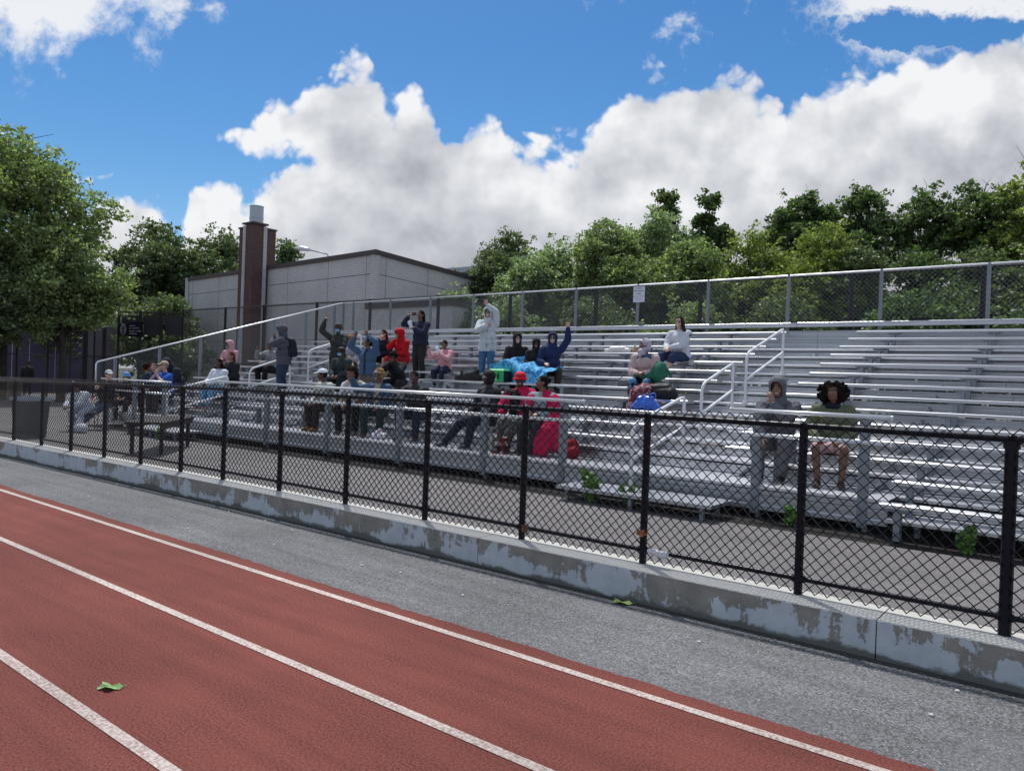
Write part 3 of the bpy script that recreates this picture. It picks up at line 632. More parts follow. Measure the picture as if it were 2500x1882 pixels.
b = MB(); b.tube([(*fc, T+0.1), (*fc, T+1.18)], 0.42, 28); b.tube([(*fc, T+0.42), (*fc, T+0.47)], 0.435, 28); b.tube([(*fc, T+1.14), (*fc, T+1.19)], 0.435, 28); b.build('flue', mat('dull_steel_flue', (0.45, 0.47, 0.50), rough=0.45, metal=0.7), ch, smooth=False)
# building with louvres behind the trees
lb = empty('louvred_building', (-38, 50, 0), label='dark louvred building with pale flat roof edge between the brick building and trees', cat='building')
b = MB(); b.box((-4, -6, 0), (5, 8, 9.6)); b.build('wall', mat('dark_louvre', (0.05, 0.05, 0.055), rough=0.6), lb)
b = MB(); b.box((-4.5, -6.6, 9.85), (5.5, 8.5, 10.25)); b.build('roof', mat('pale_roof_edge', (0.35, 0.38, 0.42), rough=0.6), lb)
b = MB()
for k in range(20): b.box((-3.9+k*0.44, -6.1, 8.2), (-3.75+k*0.44, -6.0, 9.85))
b.build('louvres', mat('louvre_fin', (0.16, 0.17, 0.19), rough=0.6), lb)
# street lamp peeking over the roof
sl_ = empty('street_lamp', (-47.5, 37.3, 0), label='grey street lamp head peeking over the roof of the brick building', cat='lamp')
b = MB(); b.tube([(0, 0, 0), (0, 0, 10.2), (-0.3, -0.2, 10.9), (-1.5, -1.0, 11.2)], [0.1, 0.07, 0.05, 0.045], 8); b.build('pole', M['galv'], sl_, smooth=True)
b = MB(); b.tube([(-1.4, -0.9, 11.17), (-1.6, -1.05, 11.24), (-2.1, -1.4, 11.30), (-2.5, -1.65, 11.28)], [0.06, 0.16, 0.19, 0.08], 10); b.build('lamp_head', M['galvl'], sl_, smooth=True)
# ------------------------------------------------------------------ trees
def leafmat(name, c1, c2, gl=0.5, tr=0.4):
    m = bpy.data.materials.new(name); m.use_nodes = True; t = m.node_tree; b = t.nodes['Principled BSDF']
    g = t.nodes.new('ShaderNodeNewGeometry'); r = t.nodes.new('ShaderNodeValToRGB'); t.links.new(g.outputs['Random Per Island'], r.inputs[0])
    r.color_ramp.elements[0].color = c1+(1,); r.color_ramp.elements[1].color = c2+(1,); e = r.color_ramp.elements.new(0.93); e.color = c2+(1,); r.color_ramp.elements[1].position = 0.80
    r.color_ramp.elements[-1].color = tuple(min(1, x*1.9) for x in c2)+(1,)
    t.links.new(r.outputs[0], b.inputs['Base Color']); b.inputs['Roughness'].default_value = gl; b.inputs['Specular IOR Level'].default_value = 0.5
    ts = t.nodes.new('ShaderNodeBsdfTranslucent'); mul = t.nodes.new('ShaderNodeVectorMath'); mul.operation = 'MULTIPLY'; t.links.new(r.outputs[0], mul.inputs[0]); mul.inputs[1].default_value = (1.35, 1.5, 0.7); t.links.new(mul.outputs[0], ts.inputs[0])
    mx_ = t.nodes.new('ShaderNodeMixShader'); mx_.inputs[0].default_value = tr; t.links.new(b.outputs[0], mx_.inputs[1]); t.links.new(ts.outputs[0], mx_.inputs[2])
    t.links.new(mx_.outputs[0], t.nodes['Material Output'].inputs[0]); return m
LM = [leafmat('leaf_olive', (0.109, 0.150, 0.062), (0.244, 0.310, 0.147)), leafmat('leaf_dark', (0.066, 0.095, 0.046), (0.143, 0.189, 0.090), tr=0.33),
      leafmat('leaf_yellowgreen', (0.122, 0.165, 0.042), (0.235, 0.291, 0.083)), leafmat('leaf_deep', (0.049, 0.082, 0.034), (0.122, 0.184, 0.069), tr=0.35), leafmat('leaf_silver', (0.130, 0.175, 0.100), (0.294, 0.369, 0.230), gl=0.4)]
BARK = mat('bark', (0.045, 0.038, 0.032), rough=0.9, var=0.3, scale=6)
def leaves(P, size, rg, flat=0.35):
    n = len(P); d = rg.randn(n, 3); d[:, 2] *= 0.6; d /= np.linalg.norm(d, axis=1, keepdims=True)
    e = rg.randn(n, 3); e -= (e*d).sum(1, keepdims=True)*d; e /= np.linalg.norm(e, axis=1, keepdims=True)
    s = size*(0.6+0.8*rg.rand(n, 1)); a = d*s*0.5; b = e*s*0.33
    return np.stack([P-a, P+b*1.0, P+a, P-b*1.0], 1).reshape(-1, 3)
def tree(base, h, cr, zb, seed, m, nl=26000, leaf=0.17, lobes=18, label='', group=None, sq=1.0, gap=0.5, name='tree', trunk=0.16, cx=(0, 0), lr=(0.26, 0.44), clump=0.34):
    rg = np.random.RandomState(seed); root = empty(name, (base[0], base[1], 0), label=label, cat='tree', group=group)
    ch_ = (h-zb)/2; cz = zb+ch_; L = []
    for k in range(int(lobes*1.4)):
        for _ in range(20):
            p = rg.uniform(-1, 1, 3); rr = np.linalg.norm(p)
            if 0.35 < rr < 1.0: break
        r = rg.uniform(lr[0]*0.62, lr[1]*0.95); p = p*(1-r*0.62); wz = 1.0-0.35*max(0, p[2])**1.5
        L.append((np.array((cx[0]+p[0]*cr*wz, cx[1]+p[1]*cr*wz*sq, cz+p[2]*ch_)), r*cr*rg.uniform(0.8, 1.2)))
    L.append((np.array((cx[0]+rg.uniform(-.2, .2)*cr, cx[1], h-0.38*cr)), 0.36*cr))
    tot = sum(l[1]**2 for l in L); Pl = []
    for c, r in L:
        n = int(nl*r*r/tot); nc = max(3, int(n/22)); d = rg.randn(nc, 3); d /= np.linalg.norm(d, axis=1, keepdims=True)
        rad = r*(0.30+0.90*rg.rand(nc, 1)**0.8+0.7*(rg.rand(nc, 1) > 0.88)*rg.rand(nc, 1)); cc = c+d*rad*np.array((1, 1, 0.85))
        q = np.repeat(cc, 22, 0)+rg.randn(nc*22, 3)*clump*np.array((1, 1, 0.62))*0.42; Pl.append(q)
    P = np.concatenate(Pl); P = P[P[:, 2] > 0.4]
    quads('crown', leaves(P, leaf, rg), m, root)
    b = MB(); tz = zb+ch_*0.35
    b.tube([(0, 0, 0), (0.05*cr, 0.02, tz*0.5), (cx[0]*0.4, cx[1]*0.4, tz)], [trunk*1.5, trunk*1.05, trunk*0.85], 8)
    for c, r in L:
        s = np.array((cx[0]*0.4, cx[1]*0.4, tz*rg.uniform(0.7, 1.1))); mid = s*0.45+c*0.55+rg.randn(3)*0.12*cr*np.array((1, 1, 0.4)); mid[2] -= 0.05*ch_
        b.tube([s, (s+mid)/2+rg.randn(3)*0.05*cr, mid, c], [trunk*0.5, trunk*0.4, trunk*0.28, trunk*0.10], 5)
        for _ in range(5):
            e = c+rg.randn(3)*r*0.6; b.tube([mid*0.3+c*0.7, e*0.6+c*0.4+rg.randn(3)*0.05*cr, e], [trunk*0.12, trunk*0.08, trunk*0.03], 4)
    b.build('trunk', BARK, root, fixn=False)
    return root
G1 = 'trees in a row behind the bleachers'
TR = [
 (-31.4, 39.0, 11.6, 3.0, 3, 1, 'rounded tree right beside the brick building, showing sky through its branches'),
 (-27.0, 37.4, 10.2, 3.2, 3, 4, 'low silvery tree overlapping the rounded tree beside the building'),
 (-23.2, 37.8, 11.2, 3.3, 2, 0, 'olive tree with broad dome left of the sign on the fence'),
 (-22.0, 41.1, 12.3, 3.2, 2, 4, 'silvery green tree with the highest dome above the sign on the fence'),
 (-18.4, 39.0, 9.9, 3.0, 2, 0, 'lower olive tree just right of the sign on the fence'),
 (-16.3, 43.2, 11.0, 3.2, 2, 2, 'bright yellow green tree left of the handrails'),
 (-12.9, 42.4, 10.8, 3.3, 2, 2, 'yellowish tree in front of the tall dark one, above the aisle'),
 (-10.4, 41.8, 9.2, 2.8, 1.5, 1, 'dark low tree below the sparse tall trees'),
 (-7.6, 43.6, 9.2, 3.0, 1.5, 3, 'dense dark bushy tree under the blue gap in the sparse crowns'),
 (-4.6, 43.3, 9.0, 3.2, 1.5, 1, 'dark bushy tree at the right edge behind the fence'),
 (-1.0, 43.3, 9.6, 3.4, 1.5, 0, 'rightmost low tree beyond the back fence'),
]
for i, (x, y, h, r, zb, mi, lab) in enumerate(TR): tree((x, y), h, r, zb, 40+i, LM[mi], nl=56000, leaf=0.165, label=lab, group=G1)
TT = [(-28.1, 54.4, 17.2, 1.9, 7, 'left one of the two slim dark trees rising behind the sign'), (-25.1, 56.7, 17.1, 1.9, 7, 'right one of the two slim dark trees rising behind the sign'),
      (-18.8, 59.1, 17.0, 2.9, 9, 'tall dark tree standing behind the yellowish crowns'), (-14.4, 58.7, 16.7, 3.2, 9, 'tall sparse tree nearest the dark tall one'), (-10.6, 60.0, 16.5, 3.2, 9, 'tall sparse tree with a blue gap in its crown'),
      (-7.4, 59.5, 16.4, 3.1, 9, 'tall thin crowned tree with bare upper twigs'), (-4.2, 59.0, 17.4, 3.3, 8, 'highest sparse tree near the right edge'), (-0.5, 59.0, 17.0, 3.2, 8, 'sparse tall tree at the far right edge')]
for i, (x, y, h, r, zb, lab) in enumerate(TT):
    tree((x, y), h, r, zb, 70+i, LM[3 if i != 6 else 2], nl=(9500 if i > 3 else 15000) if i > 2 else 24000, leaf=0.27, lobes=24, label=lab, group='tall trees behind the lower row', lr=(0.30, 0.46), clump=0.42, trunk=0.2)
# shrubs right behind the fences
for i, (x, y, h, r, mi, lab) in enumerate([(-24.2, 26.5, 6.0, 1.7, 4, 'small pale shrub at the corner of the brick building'), (-21.0, 26.0, 5.4, 1.9, 4, 'silvery shrub seen through the back fence left of the long posts'), (-17.0, 27.5, 5.6, 2.2, 1, 'dark shrub seen through the back fence below the sign'),
      (-13.0, 27.5, 5.2, 2.3, 0, 'olive shrub seen through the back fence right of the sign'), (-9.0, 28.0, 5.2, 2.4, 1, 'dark shrub behind the back fence above the aisle'), (-5.0, 28.0, 5.2, 2.4, 3, 'deep green shrub behind the back fence near the right edge'), (-1.0, 28.0, 5.4, 2.4, 3, 'last dark shrub behind the back fence on the right')]):
    tree((x, y), h, r, 0.5, 90+i, LM[mi], nl=15000, leaf=0.15, lobes=14, label=lab, name='shrub', group='shrubs behind the back fence', trunk=0.05, clump=0.3)
# left side
tree((-39.5, 12.6), 12.6, 4.7, 3.4, 7, LM[0], nl=72000, leaf=0.17, lobes=34, label='big spreading green tree at the left edge in front of the purple wall', trunk=0.26, lr=(0.2, 0.36), clump=0.4)
tree((-36.8, 14.2), 6.9, 2.6, 2.6, 8, LM[0], nl=34000, leaf=0.15, lobes=18, label='lower bright tree in front of the big spreading tree, touching the fence with the banner', trunk=0.14)
tree((-37.5, 10.2), 6.2, 3.0, 2.3, 9, LM[1], nl=30000, leaf=0.15, lobes=18, label='dark hanging foliage tree at the bottom left of the big tree', trunk=0.14)
tree((-59.4, 29.7), 13.6, 4.4, 2.0, 10, LM[1], nl=34000, leaf=0.24, lobes=24, label='dark tree with visible limbs between the big tree and the brick building', trunk=0.26, clump=0.45)
tree((-57.9, 34.0), 13.4, 3.8, 2.0, 11, LM[1], nl=26000, leaf=0.24, lobes=18, label='dark tree just left of the chimney, behind the building', trunk=0.2, clump=0.45)
tree((-53.7, 37.2), 12.6, 2.6, 3.0, 12, LM[3], nl=14000, leaf=0.24, lobes=13, label='small tree top peeking over the roof right of the chimney', trunk=0.14, clump=0.45)
tree((-49.0, 25.0), 6.5, 3.4, 0.4, 14, LM[1], nl=24000, leaf=0.2, lobes=18, label='shrubby tree behind the screens on the tall fence', trunk=0.1)
tree((-54.0, 27.5), 7.0, 4.0, 0.4, 15, LM[0], nl=24000, leaf=0.22, lobes=18, label='low tree left of the brick building behind the dark tree', trunk=0.1)
tree((-64.0, 25.0), 7.0, 6.0, 0.3, 16, LM[1], nl=16000, leaf=0.35, lobes=16, label='distant low tree behind the purple wall end', trunk=0.1)
tree((-68.0, 36.0), 7.0, 6.0, 0.3, 17, LM[3], nl=14000, leaf=0.35, lobes=16, label='distant low tree seen left of the brick building', trunk=0.1)
tree((-52.5, 19.5), 9.5, 3.6, 1.2, 13, LM[1], nl=26000, leaf=0.2, lobes=18, label='shaded tree seen through the black fence under the banner', trunk=0.16)
# ------------------------------------------------------------------ people toolkit
def vn(a): a = np.asarray(a, float); return a/(np.linalg.norm(a)+1e-9)
_SPH = None
def sph(n=10, m=14):
    global _SPH
    if _SPH is None:
        V = [(0, 0, 1.)]; F = []
        for i in range(1, n):
            t = math.pi*i/n
            for j in range(m): V.append((math.sin(t)*math.cos(2*math.pi*j/m), math.sin(t)*math.sin(2*math.pi*j/m), math.cos(t)))
        V.append((0, 0, -1.)); L = len(V)-1
        for j in range(m): F.append((0, 1+j, 1+(j+1) % m)); F.append((L, L-m+(j+1) % m, L-m+j))
        for i in range(n-2):
            for j in range(m): a = 1+i*m; F.append((a+j, a+m+j, a+m+(j+1) % m, a+(j+1) % m))
        _SPH = (np.array(V), F)
    return _SPH
class Blob:
    def __init__(s): s.b = MB()
    def e(s, c, r, B=None):      # ellipsoid, r along the rows of B
        V, F = sph(); r = np.array(r if hasattr(r, '__len__') else (r, r, r), float); B = np.eye(3) if B is None else B
        s.b.add(np.array(c)+(V*r)@B, F); return s
    def c(s, p, q, r0, r1, sx=None):      # rounded cone
        p, q = np.array(p, float), np.array(q, float); d = vn(q-p); h = np.array((0, 0, 1.)) if abs(d[2]) < .9 else np.array((1., 0, 0)); x = vn(np.cross(d, h)); y = np.cross(d, x); m = 12; V = []; F = []
        rings = [(p, r0*math.sin(a), -r0*math.cos(a)) for a in (0.35, 0.8, 1.2)]+[(p, r0, 0), (q, r1, 0)]+[(q, r1*math.sin(a), r1*math.cos(a)) for a in (1.2, 0.8, 0.35)]
        for c_, rr, o in rings:
            for j in range(m): t = 2*math.pi*j/m; V.append(c_+d*o+rr*(math.cos(t)*x+math.sin(t)*y))
        for i in range(len(rings)-1):
            for j in range(m): F.append((i*m+j, i*m+(j+1) % m, (i+1)*m+(j+1) % m, (i+1)*m+j))
        F.append(tuple(range(m))[::-1]); F.append(tuple((len(rings)-1)*m+j for j in range(m))); s.b.add(V, F); return s
    def chainc(s, P, Rr):
        for i in range(len(P)-1): s.c(P[i], P[i+1], Rr[i], Rr[i+1])
        return s
    def mesh(s, name, vox, smooth=3, noise=0, nscale=9.0, seed=0, cut=None, solid=0, zmin=None, fac=0.5):
        V = np.concatenate(s.b.v); me = bpy.data.meshes.new('tmp'); me.from_pydata(V.tolist(), [], s.b.f)
        o = bpy.data.objects.new('tmp', me); COL.objects.link(o)
        r = o.modifiers.new('r', 'REMESH'); r.mode = 'VOXEL'; r.voxel_size = vox; r.use_smooth_shade = True
        if smooth: k = o.modifiers.new('s', 'SMOOTH'); k.factor = fac; k.iterations = smooth
        dg = bpy.context.evaluated_depsgraph_get(); dg.update(); me2 = bpy.data.meshes.new_from_object(o.evaluated_get(dg)); bpy.data.objects.remove(o); bpy.data.meshes.remove(me)
        me2.name = name; n = len(me2.vertices); co = np.empty(n*3); me2.vertices.foreach_get('co', co); co = co.reshape(-1, 3)
        if noise:
            no = np.empty(n*3); me2.vertices.foreach_get('normal', no); no = no.reshape(-1, 3); rg = np.random.RandomState(seed+1); f = np.zeros(n)
            for k in range(7):
                w = rg.randn(3)*nscale*(1+0.5*k); w[2] *= 0.7; f += np.abs(np.sin(co@w+rg.rand()*6.3+1.5*np.sin(co@(rg.randn(3)*nscale*0.5))))/(1+0.5*k)
            f -= f.mean(); co = co+no*(f*noise)[:, None]
        if zmin is not None: co[:, 2] = np.maximum(co[:, 2], zmin)
        me2.vertices.foreach_set('co', co.ravel()); me2.update()
        if cut is not None or solid:
            bm = bmesh.new(); bm.from_mesh(me2); bm.faces.ensure_lookup_table()
            if cut is not None:
                kill = [f for f in bm.faces if cut(np.array(f.calc_center_median()))]; bmesh.ops.delete(bm, geom=kill, context='FACES')
            if solid: 
                geom = bmesh.ops.solidify(bm, geom=bm.faces[:], thickness=solid)
            for f in bm.faces: f.smooth = True
            bm.to_mesh(me2); bm.free()
        me2.polygons.foreach_set('use_smooth', [True]*len(me2.polygons)); me2.update()
        return me2
def put(me, name, mats, parent=None, loc=None):
    o = bpy.data.objects.new(name, me); COL.objects.link(o)
    for m in (mats if isinstance(mats, (list, tuple)) else [mats]): me.materials.append(m)
    if parent: o.parent = parent
    if loc is not None: o.location = loc
    return o
_cl = {}
def cloth(col, rough=0.85, var=0.10, nm='cloth', scale=30):
    if isinstance(col, bpy.types.Material): return col
    k = (tuple(col), rough, nm)
    if k not in _cl: _cl[k] = mat('%s_%02d' % (nm, len(_cl)), col, rough=rough, var=var, scale=scale, spec=0.25, bump=0.25, bscale=140)
    return _cl[k]
SK = {'d': (0.085, 0.044, 0.030), 'b': (0.175, 0.088, 0.056), 'm': (0.30, 0.165, 0.11), 'l': (0.55, 0.33, 0.25), 'vd': (0.052, 0.029, 0.021)}
skm = {k: mat('skin_'+k, v, rough=0.5, var=0.06, scale=20, spec=0.4) for k, v in SK.items()}
DARK = mat('eye_dark', (0.008, 0.006, 0.006), rough=0.3); EYEW = mat('eye_white', (0.6, 0.58, 0.55), rough=0.4); TEETH = mat('teeth', (0.75, 0.73, 0.68), rough=0.4)
LENS = mat('dark_lens', (0.006, 0.006, 0.008), rough=0.08, spec=0.8); MASK = mat('blue_mask', (0.22, 0.50, 0.72), rough=0.8); 
lipm = {k: mat('lip_'+k, (v[0]*1.1+0.04, v[1]*0.7, v[2]*0.75), rough=0.45) for k, v in SK.items()}
def basis(yawd, pitch=0.0, rolld=0.0):
    a = R(yawd); F = np.array((math.sin(a), -math.cos(a), 0)); L = np.array((math.cos(a), math.sin(a), 0)); U = np.array((0, 0, 1.))
    p = R(pitch); F2 = F*math.cos(p)+U*math.sin(p); U2 = -F*math.sin(p)+U*math.cos(p)
    r = R(rolld); L2 = L*math.cos(r)+U2*math.sin(r); U3 = -L*math.sin(r)+U2*math.cos(r)
    return L2, F2, U3
def ik(a, c, l1, l2, hint):
    a, c = np.array(a), np.array(c); d = c-a; D = np.linalg.norm(d); Dm = (l1+l2)*0.995
    if D > Dm: c = a+d*(Dm/D); D = Dm; d = c-a
    x = (l1*l1-l2*l2+D*D)/(2*D); h = math.sqrt(max(0, l1*l1-x*x)); u = d/D; v = np.array(hint, float); v = v-(v@u)*u; v = vn(v)
    return a+u*x+v*h, c
PEOPLE = {}
def person(key, label, X, Y, zseat, zfoot, s=1.0, face=0, head=(0, 0, 0), lean=8, side=0, stand=False, aL=None, aR=None, hL='relax', hR='relax', feet=None, spread=0.12,
           top=(0.03, 0.03, 0.035), bottom=(0.02, 0.025, 0.04), shoe=(0.02, 0.02, 0.02), sole=(0.5, 0.5, 0.5), skin='b', hair='short', haircol=(0.012, 0.009, 0.008), sleeve='long', legs='long', hood=None, hoodcol=None, cap=None, capcol=(0.5, 0.5, 0.5),
           mask=False, glasses=None, smile=True, fat=1.0, jacket_len=0.0, kneeh=None, vest=None, vox=0.0085, top_name='jacket', neck=True, twist=0, stripes=None, elL=None, elR=None, inner=None, seed=0, group='spectators on the bleachers', sock=None, band=None, bow=0.0):
    s = s*1.05; fat = fat*1.06
    Lb, Fb, Ub = basis(face); Z = np.array((0, 0, 1.))
    P = np.array((X, Y, zseat+0.10*s)) if not stand else np.array((X, Y, zfoot+0.93*s))
    base = np.array((X, Y, zfoot)) if stand else np.array((X, Y, zseat))
    ln = R(lean); sd = R(side); up_ = vn(Z*math.cos(ln)+Fb*math.sin(ln)+Lb*math.sin(sd))
    La, Fa, _ = basis(face+twist)
    La = vn(La-(La@up_)*up_); Ft = np.cross(up_, La)*-1.0; 
    if Ft@Fa < 0: Ft = -Ft
    waist = P+up_*0.16*s; chest = P+up_*0.36*s; nb = P+up_*0.53*s+Ft*bow*0.0; sh = P+up_*0.465*s
    SL, SR = sh+La*0.186*s*fat**0.3, sh-La*0.186*s*fat**0.3
    hL_, hF, hU = basis(face+twist+head[0], head[1], head[2])
    HC = nb+up_*0.035*s+hU*0.145*s+hF*0.03*s
    def tgt(a, S_, sgn):
        if a is None: a = (0.10*sgn, 0.30, -0.42)
        return nb+(La*a[0]+Fa*a[1]+Z*a[2])*s
    tL, tR = tgt(aL, SL, 1), tgt(aR, SR, -1)
    if aL is None and stand: tL = SL+(La*0.06-Z*0.53+Fa*0.05)*s
    if aR is None and stand: tR = SR+(-La*0.06-Z*0.53+Fa*0.05)*s
    hl = (La*0.6-Z*0.8-Fa*0.3) if elL is None else La*elL[0]+Fa*elL[1]+Z*elL[2]
    hr = (-La*0.6-Z*0.8-Fa*0.3) if elR is None else La*elR[0]+Fa*elR[1]+Z*elR[2]
    EL_, WL = ik(SL, tL, 0.285*s, 0.255*s, hl); ER_, WR = ik(SR, tR, 0.285*s, 0.255*s, hr)
    HL, HR = P+Lb*0.085*s-Z*0.01, P-Lb*0.085*s-Z*0.01
    if feet is None:
        if stand: feet = ((spread, 0.02, 0), (-spread, -0.03, 0))
        else: feet = ((spread, 0.42, 0), (-spread, 0.42, 0))
    AL = base*np.array((1, 1, 0))+Lb*feet[0][0]*s+Fb*feet[0][1]*s+Z*(zfoot+0.085*s+feet[0][2]); AR = base*np.array((1, 1, 0))+Lb*feet[1][0]*s+Fb*feet[1][1]*s+Z*(zfoot+0.085*s+feet[1][2])
    kh = Fb*1.0+Z*(1.2 if not stand else 0.1); KL, AL = ik(HL, AL, 0.43*s, 0.42*s, kh+Lb*(0.25 if not stand else 0)); KR, AR = ik(HR, AR, 0.43*s, 0.42*s, kh-Lb*(0.25 if not stand else 0))
    B = Blob()
    # head
    Hm = np.array((hL_, hF, hU)); h = lambda l, f, u: HC+(hL_*l+hF*f+hU*u)*s
    B.e(h(0, -0.012, 0.035), (0.076*s, 0.095*s, 0.082*s), Hm); B.e(h(0, 0.018, -0.03), (0.062*s, 0.072*s, 0.082*s), Hm); B.e(h(0, 0.042, -0.082), (0.040*s, 0.040*s, 0.030*s), Hm)
    B.c(h(0, 0.088, 0.0), h(0, 0.104, -0.033), 0.008*s, 0.014*s); B.e(h(0.010, 0.094, -0.036), 0.009*s); B.e(h(-0.010, 0.094, -0.036), 0.009*s)
    for q in (-1, 1):
        B.e(h(0.077*q, -0.008, -0.01), (0.010*s, 0.020*s, 0.031*s), Hm); B.e(h(0.030*q, 0.074, 0.024), (0.022*s, 0.012*s, 0.007*s), Hm); B.e(h(0.040*q, 0.060, -0.03), (0.022*s, 0.02*s, 0.02*s), Hm)
    B.e(h(0, 0.085, -0.060), (0.024*s, 0.011*s, 0.007*s), Hm); B.e(h(0, 0.083, -0.070), (0.020*s, 0.011*s, 0.008*s), Hm)
    B.c(h(0, -0.02, -0.07), nb+up_*0.0, 0.050*s, 0.056*s); B.c(nb, sh+up_*0.0, 0.056*s, 0.085*s)
    # trunk and limbs
    B.c(SL-La*0.03*s, SR+La*0.03*s, 0.068*s, 0.068*s); B.e(chest, (0.150*s*fat, 0.10*s*fat, 0.15*s), np.array((La, Ft, up_))); B.e(waist, (0.130*s*fat, 0.10*s*fat, 0.15*s), np.array((La, Ft, up_))); B.e(P, (0.155*s*fat, 0.115*s*fat, 0.11*s), np.array((Lb, Fb, Z)))
    for S_, E_, W_ in ((SL, EL_, WL), (SR, ER_, WR)): B.chainc([S_, S_*0.6+E_*0.4, E_, E_*0.65+W_*0.35, W_], [0.052*s, 0.048*s, 0.038*s, 0.038*s, 0.025*s])
    for H_, K_, A_ in ((HL, KL, AL), (HR, KR, AR)):
        B.chainc([H_, H_*0.5+K_*0.5, K_, K_*0.68+A_*0.32-Fb*0.012, A_], [0.085*s*fat, 0.075*s*fat, 0.055*s, 0.056*s, 0.036*s]); B.c(A_-Z*0.03*s-Fb*0.02*s, A_+Fb*0.13*s-Z*0.055*s, 0.034*s, 0.026*s)
    # hands: palm, four fingers, thumb
    hands = {}
    for sgn, E_, W_, pose in ((1, EL_, WL, hL), (-1, ER_, WR, hR)):
        d = vn(W_-E_); 
        if pose == 'wave' : d = vn(d*0.5+Z*0.8); pn = Fa
        elif pose == 'face': pn = -Fa; d = vn(d*0.6+Z*0.5)
        elif pose == 'fist': pn = -Fa
        elif pose == 'hold': pn = -La*sgn*1.0+Z*0.1
        else: pn = -Z*0.9-La*sgn*0.5
        pn = vn(pn-(pn@d)*d); w = np.cross(d, pn)
        if w@La*sgn > 0: pass
        tw = w if (w@La)*sgn < 0 else -w     # thumb side points towards the body's middle
        pc = W_+d*0.045*s; B.e(pc, (0.040*s, 0.016*s, 0.046*s), np.array((w, pn, d))); B.c(W_, pc, 0.024*s, 0.022*s)
        cur = {'wave': 0.12, 'relax': 0.75, 'fist': 2.1, 'face': 0.55, 'hold': 1.1, 'point': 2.1}[pose]; sp = 0.30 if pose == 'wave' else 0.05
        for k in range(4):
            o = (k-1.5); root = W_+d*0.083*s+(-tw)*o*0.019*s; ln_ = (0.066, 0.074, 0.070, 0.056)[k]*s; dd = vn(d-tw*o*sp); 
            c1 = vn(dd*math.cos(cur*0.45)+pn*math.sin(cur*0.45)); c2 = vn(dd*math.cos(cur)+pn*math.sin(cur)); c3 = vn(dd*math.cos(cur*1.35)+pn*math.sin(cur*1.35))
            m1 = root+c1*ln_*0.45; m2 = m1+c2*ln_*0.32; m3 = m2+c3*ln_*0.25; B.chainc([root-dd*0.02*s, root, m1, m2, m3], [0.0095*s, 0.0095*s, 0.009*s, 0.0082*s, 0.0072*s])
        th = W_+d*0.03*s+tw*0.030*s; t2 = th+vn(d*0.75+tw*0.75+pn*0.25)*0.036*s; t3 = t2+vn(d*0.95+tw*0.3+pn*(0.3+0.2*cur))*0.030*s; B.chainc([th, t2, t3], [0.0125*s, 0.0105*s, 0.009*s])
        hands[sgn] = (W_+d*0.08*s, d, pn, tw)
    me = B.mesh('person', vox, 2, 0, fac=0.4)
    n = len(me.polygons); ce = np.empty(n*3); me.polygons.foreach_get('center', ce); ce = (ce.reshape(-1, 3)-HC)/s; l = ce@hL_; f = ce@hF; u = ce@hU; mi = np.zeros(n, np.int32)
    fr = f > 0.045
    br = fr & (np.abs(np.abs(l)-0.032) < 0.020) & (np.abs(u-0.029+0.12*np.abs(np.abs(l)-0.032)) < 0.006); mi[br] = 1
    ey = fr & (((np.abs(l)-0.031)/0.015)**2+((u-0.006)/0.0075)**2 < 1); mi[ey] = 2
    pu = fr & (((np.abs(l)-0.031)/0.0075)**2+((u-0.006)/0.0085)**2 < 1); mi[pu] = 1
    lp = fr & ((l/0.029)**2+((u+0.064)/0.012)**2 < 1); mi[lp] = 3
    if smile: te = fr & ((l/0.021)**2+((u+0.064-0.35*l*l/0.02)/0.0065)**2 < 1); mi[te] = 4
    me.polygons.foreach_set('material_index', mi)
    for mm in (skm[skin], DARK, EYEW, lipm[skin], TEETH): me.materials.append(mm)
    co = np.empty(len(me.vertices)*3); me.vertices.foreach_get('co', co); co = co.reshape(-1, 3)-base; me.vertices.foreach_set('co', co.ravel()); me.update()
    root = bpy.data.objects.new('person', me); COL.objects.link(root); root.location = base; tag(root, label, 'person', group)
    def child(m_e, name, m):
        c2 = np.empty(len(m_e.vertices)*3); m_e.vertices.foreach_get('co', c2); c2 = c2.reshape(-1, 3)-base; m_e.vertices.foreach_set('co', c2.ravel()); m_e.update(); return put(m_e, name, m, root)
    # ---- top
    T = Blob(); a = (0.034 if sleeve == 'long' else 0.022)*s; g_ = 0.014*s if sleeve == 'long' else 0
    TB = np.array((La, Ft, up_))
    T.c(SL-La*0.02*s, SR+La*0.02*s, 0.075*s+g_*0.8, 0.075*s+g_*0.8); T.e(chest, (0.150*s*fat+a*1.4, 0.105*s*fat+a*1.6, 0.17*s), TB); T.e(waist, (0.135*s*fat+a*1.6, 0.105*s*fat+a*1.9, 0.17*s), TB)
    T.e(P+Z*(0.02*s), (0.155*s*fat+a*1.3, 0.12*s*fat+a*1.5, 0.12*s), np.array((Lb, Fb, Z)))
    if stand:
        for q_ in (-0.07, 0, 0.07): T.c(P+Lb*q_*s, P+Lb*q_*s-Z*(jacket_len+0.15), 0.135*s*fat, 0.14*s*fat)
    T.c(nb-up_*0.02*s, nb-up_*0.06*s, 0.075*s, 0.09*s)
    for S_, E_, W_ in ((SL, EL_, WL), (SR, ER_, WR)):
        if sleeve == 'long': Wc = E_+(W_-E_)*0.93; T.chainc([S_, S_*0.55+E_*0.45, E_, E_*0.5+Wc*0.5, Wc], [0.078*s+g_, 0.072*s+g_, 0.062*s+g_, 0.058*s+g_, 0.042*s+g_*0.6])
        elif sleeve == 'short': T.chainc([S_, S_*0.40+E_*0.60], [0.075*s, 0.066*s])
        else: T.e(S_, 0.06*s)
    tm = T.mesh('top', 0.0115, 2, 0.0075*s, 17.0, seed, zmin=(P[2]-jacket_len-0.05*s) if stand else None)
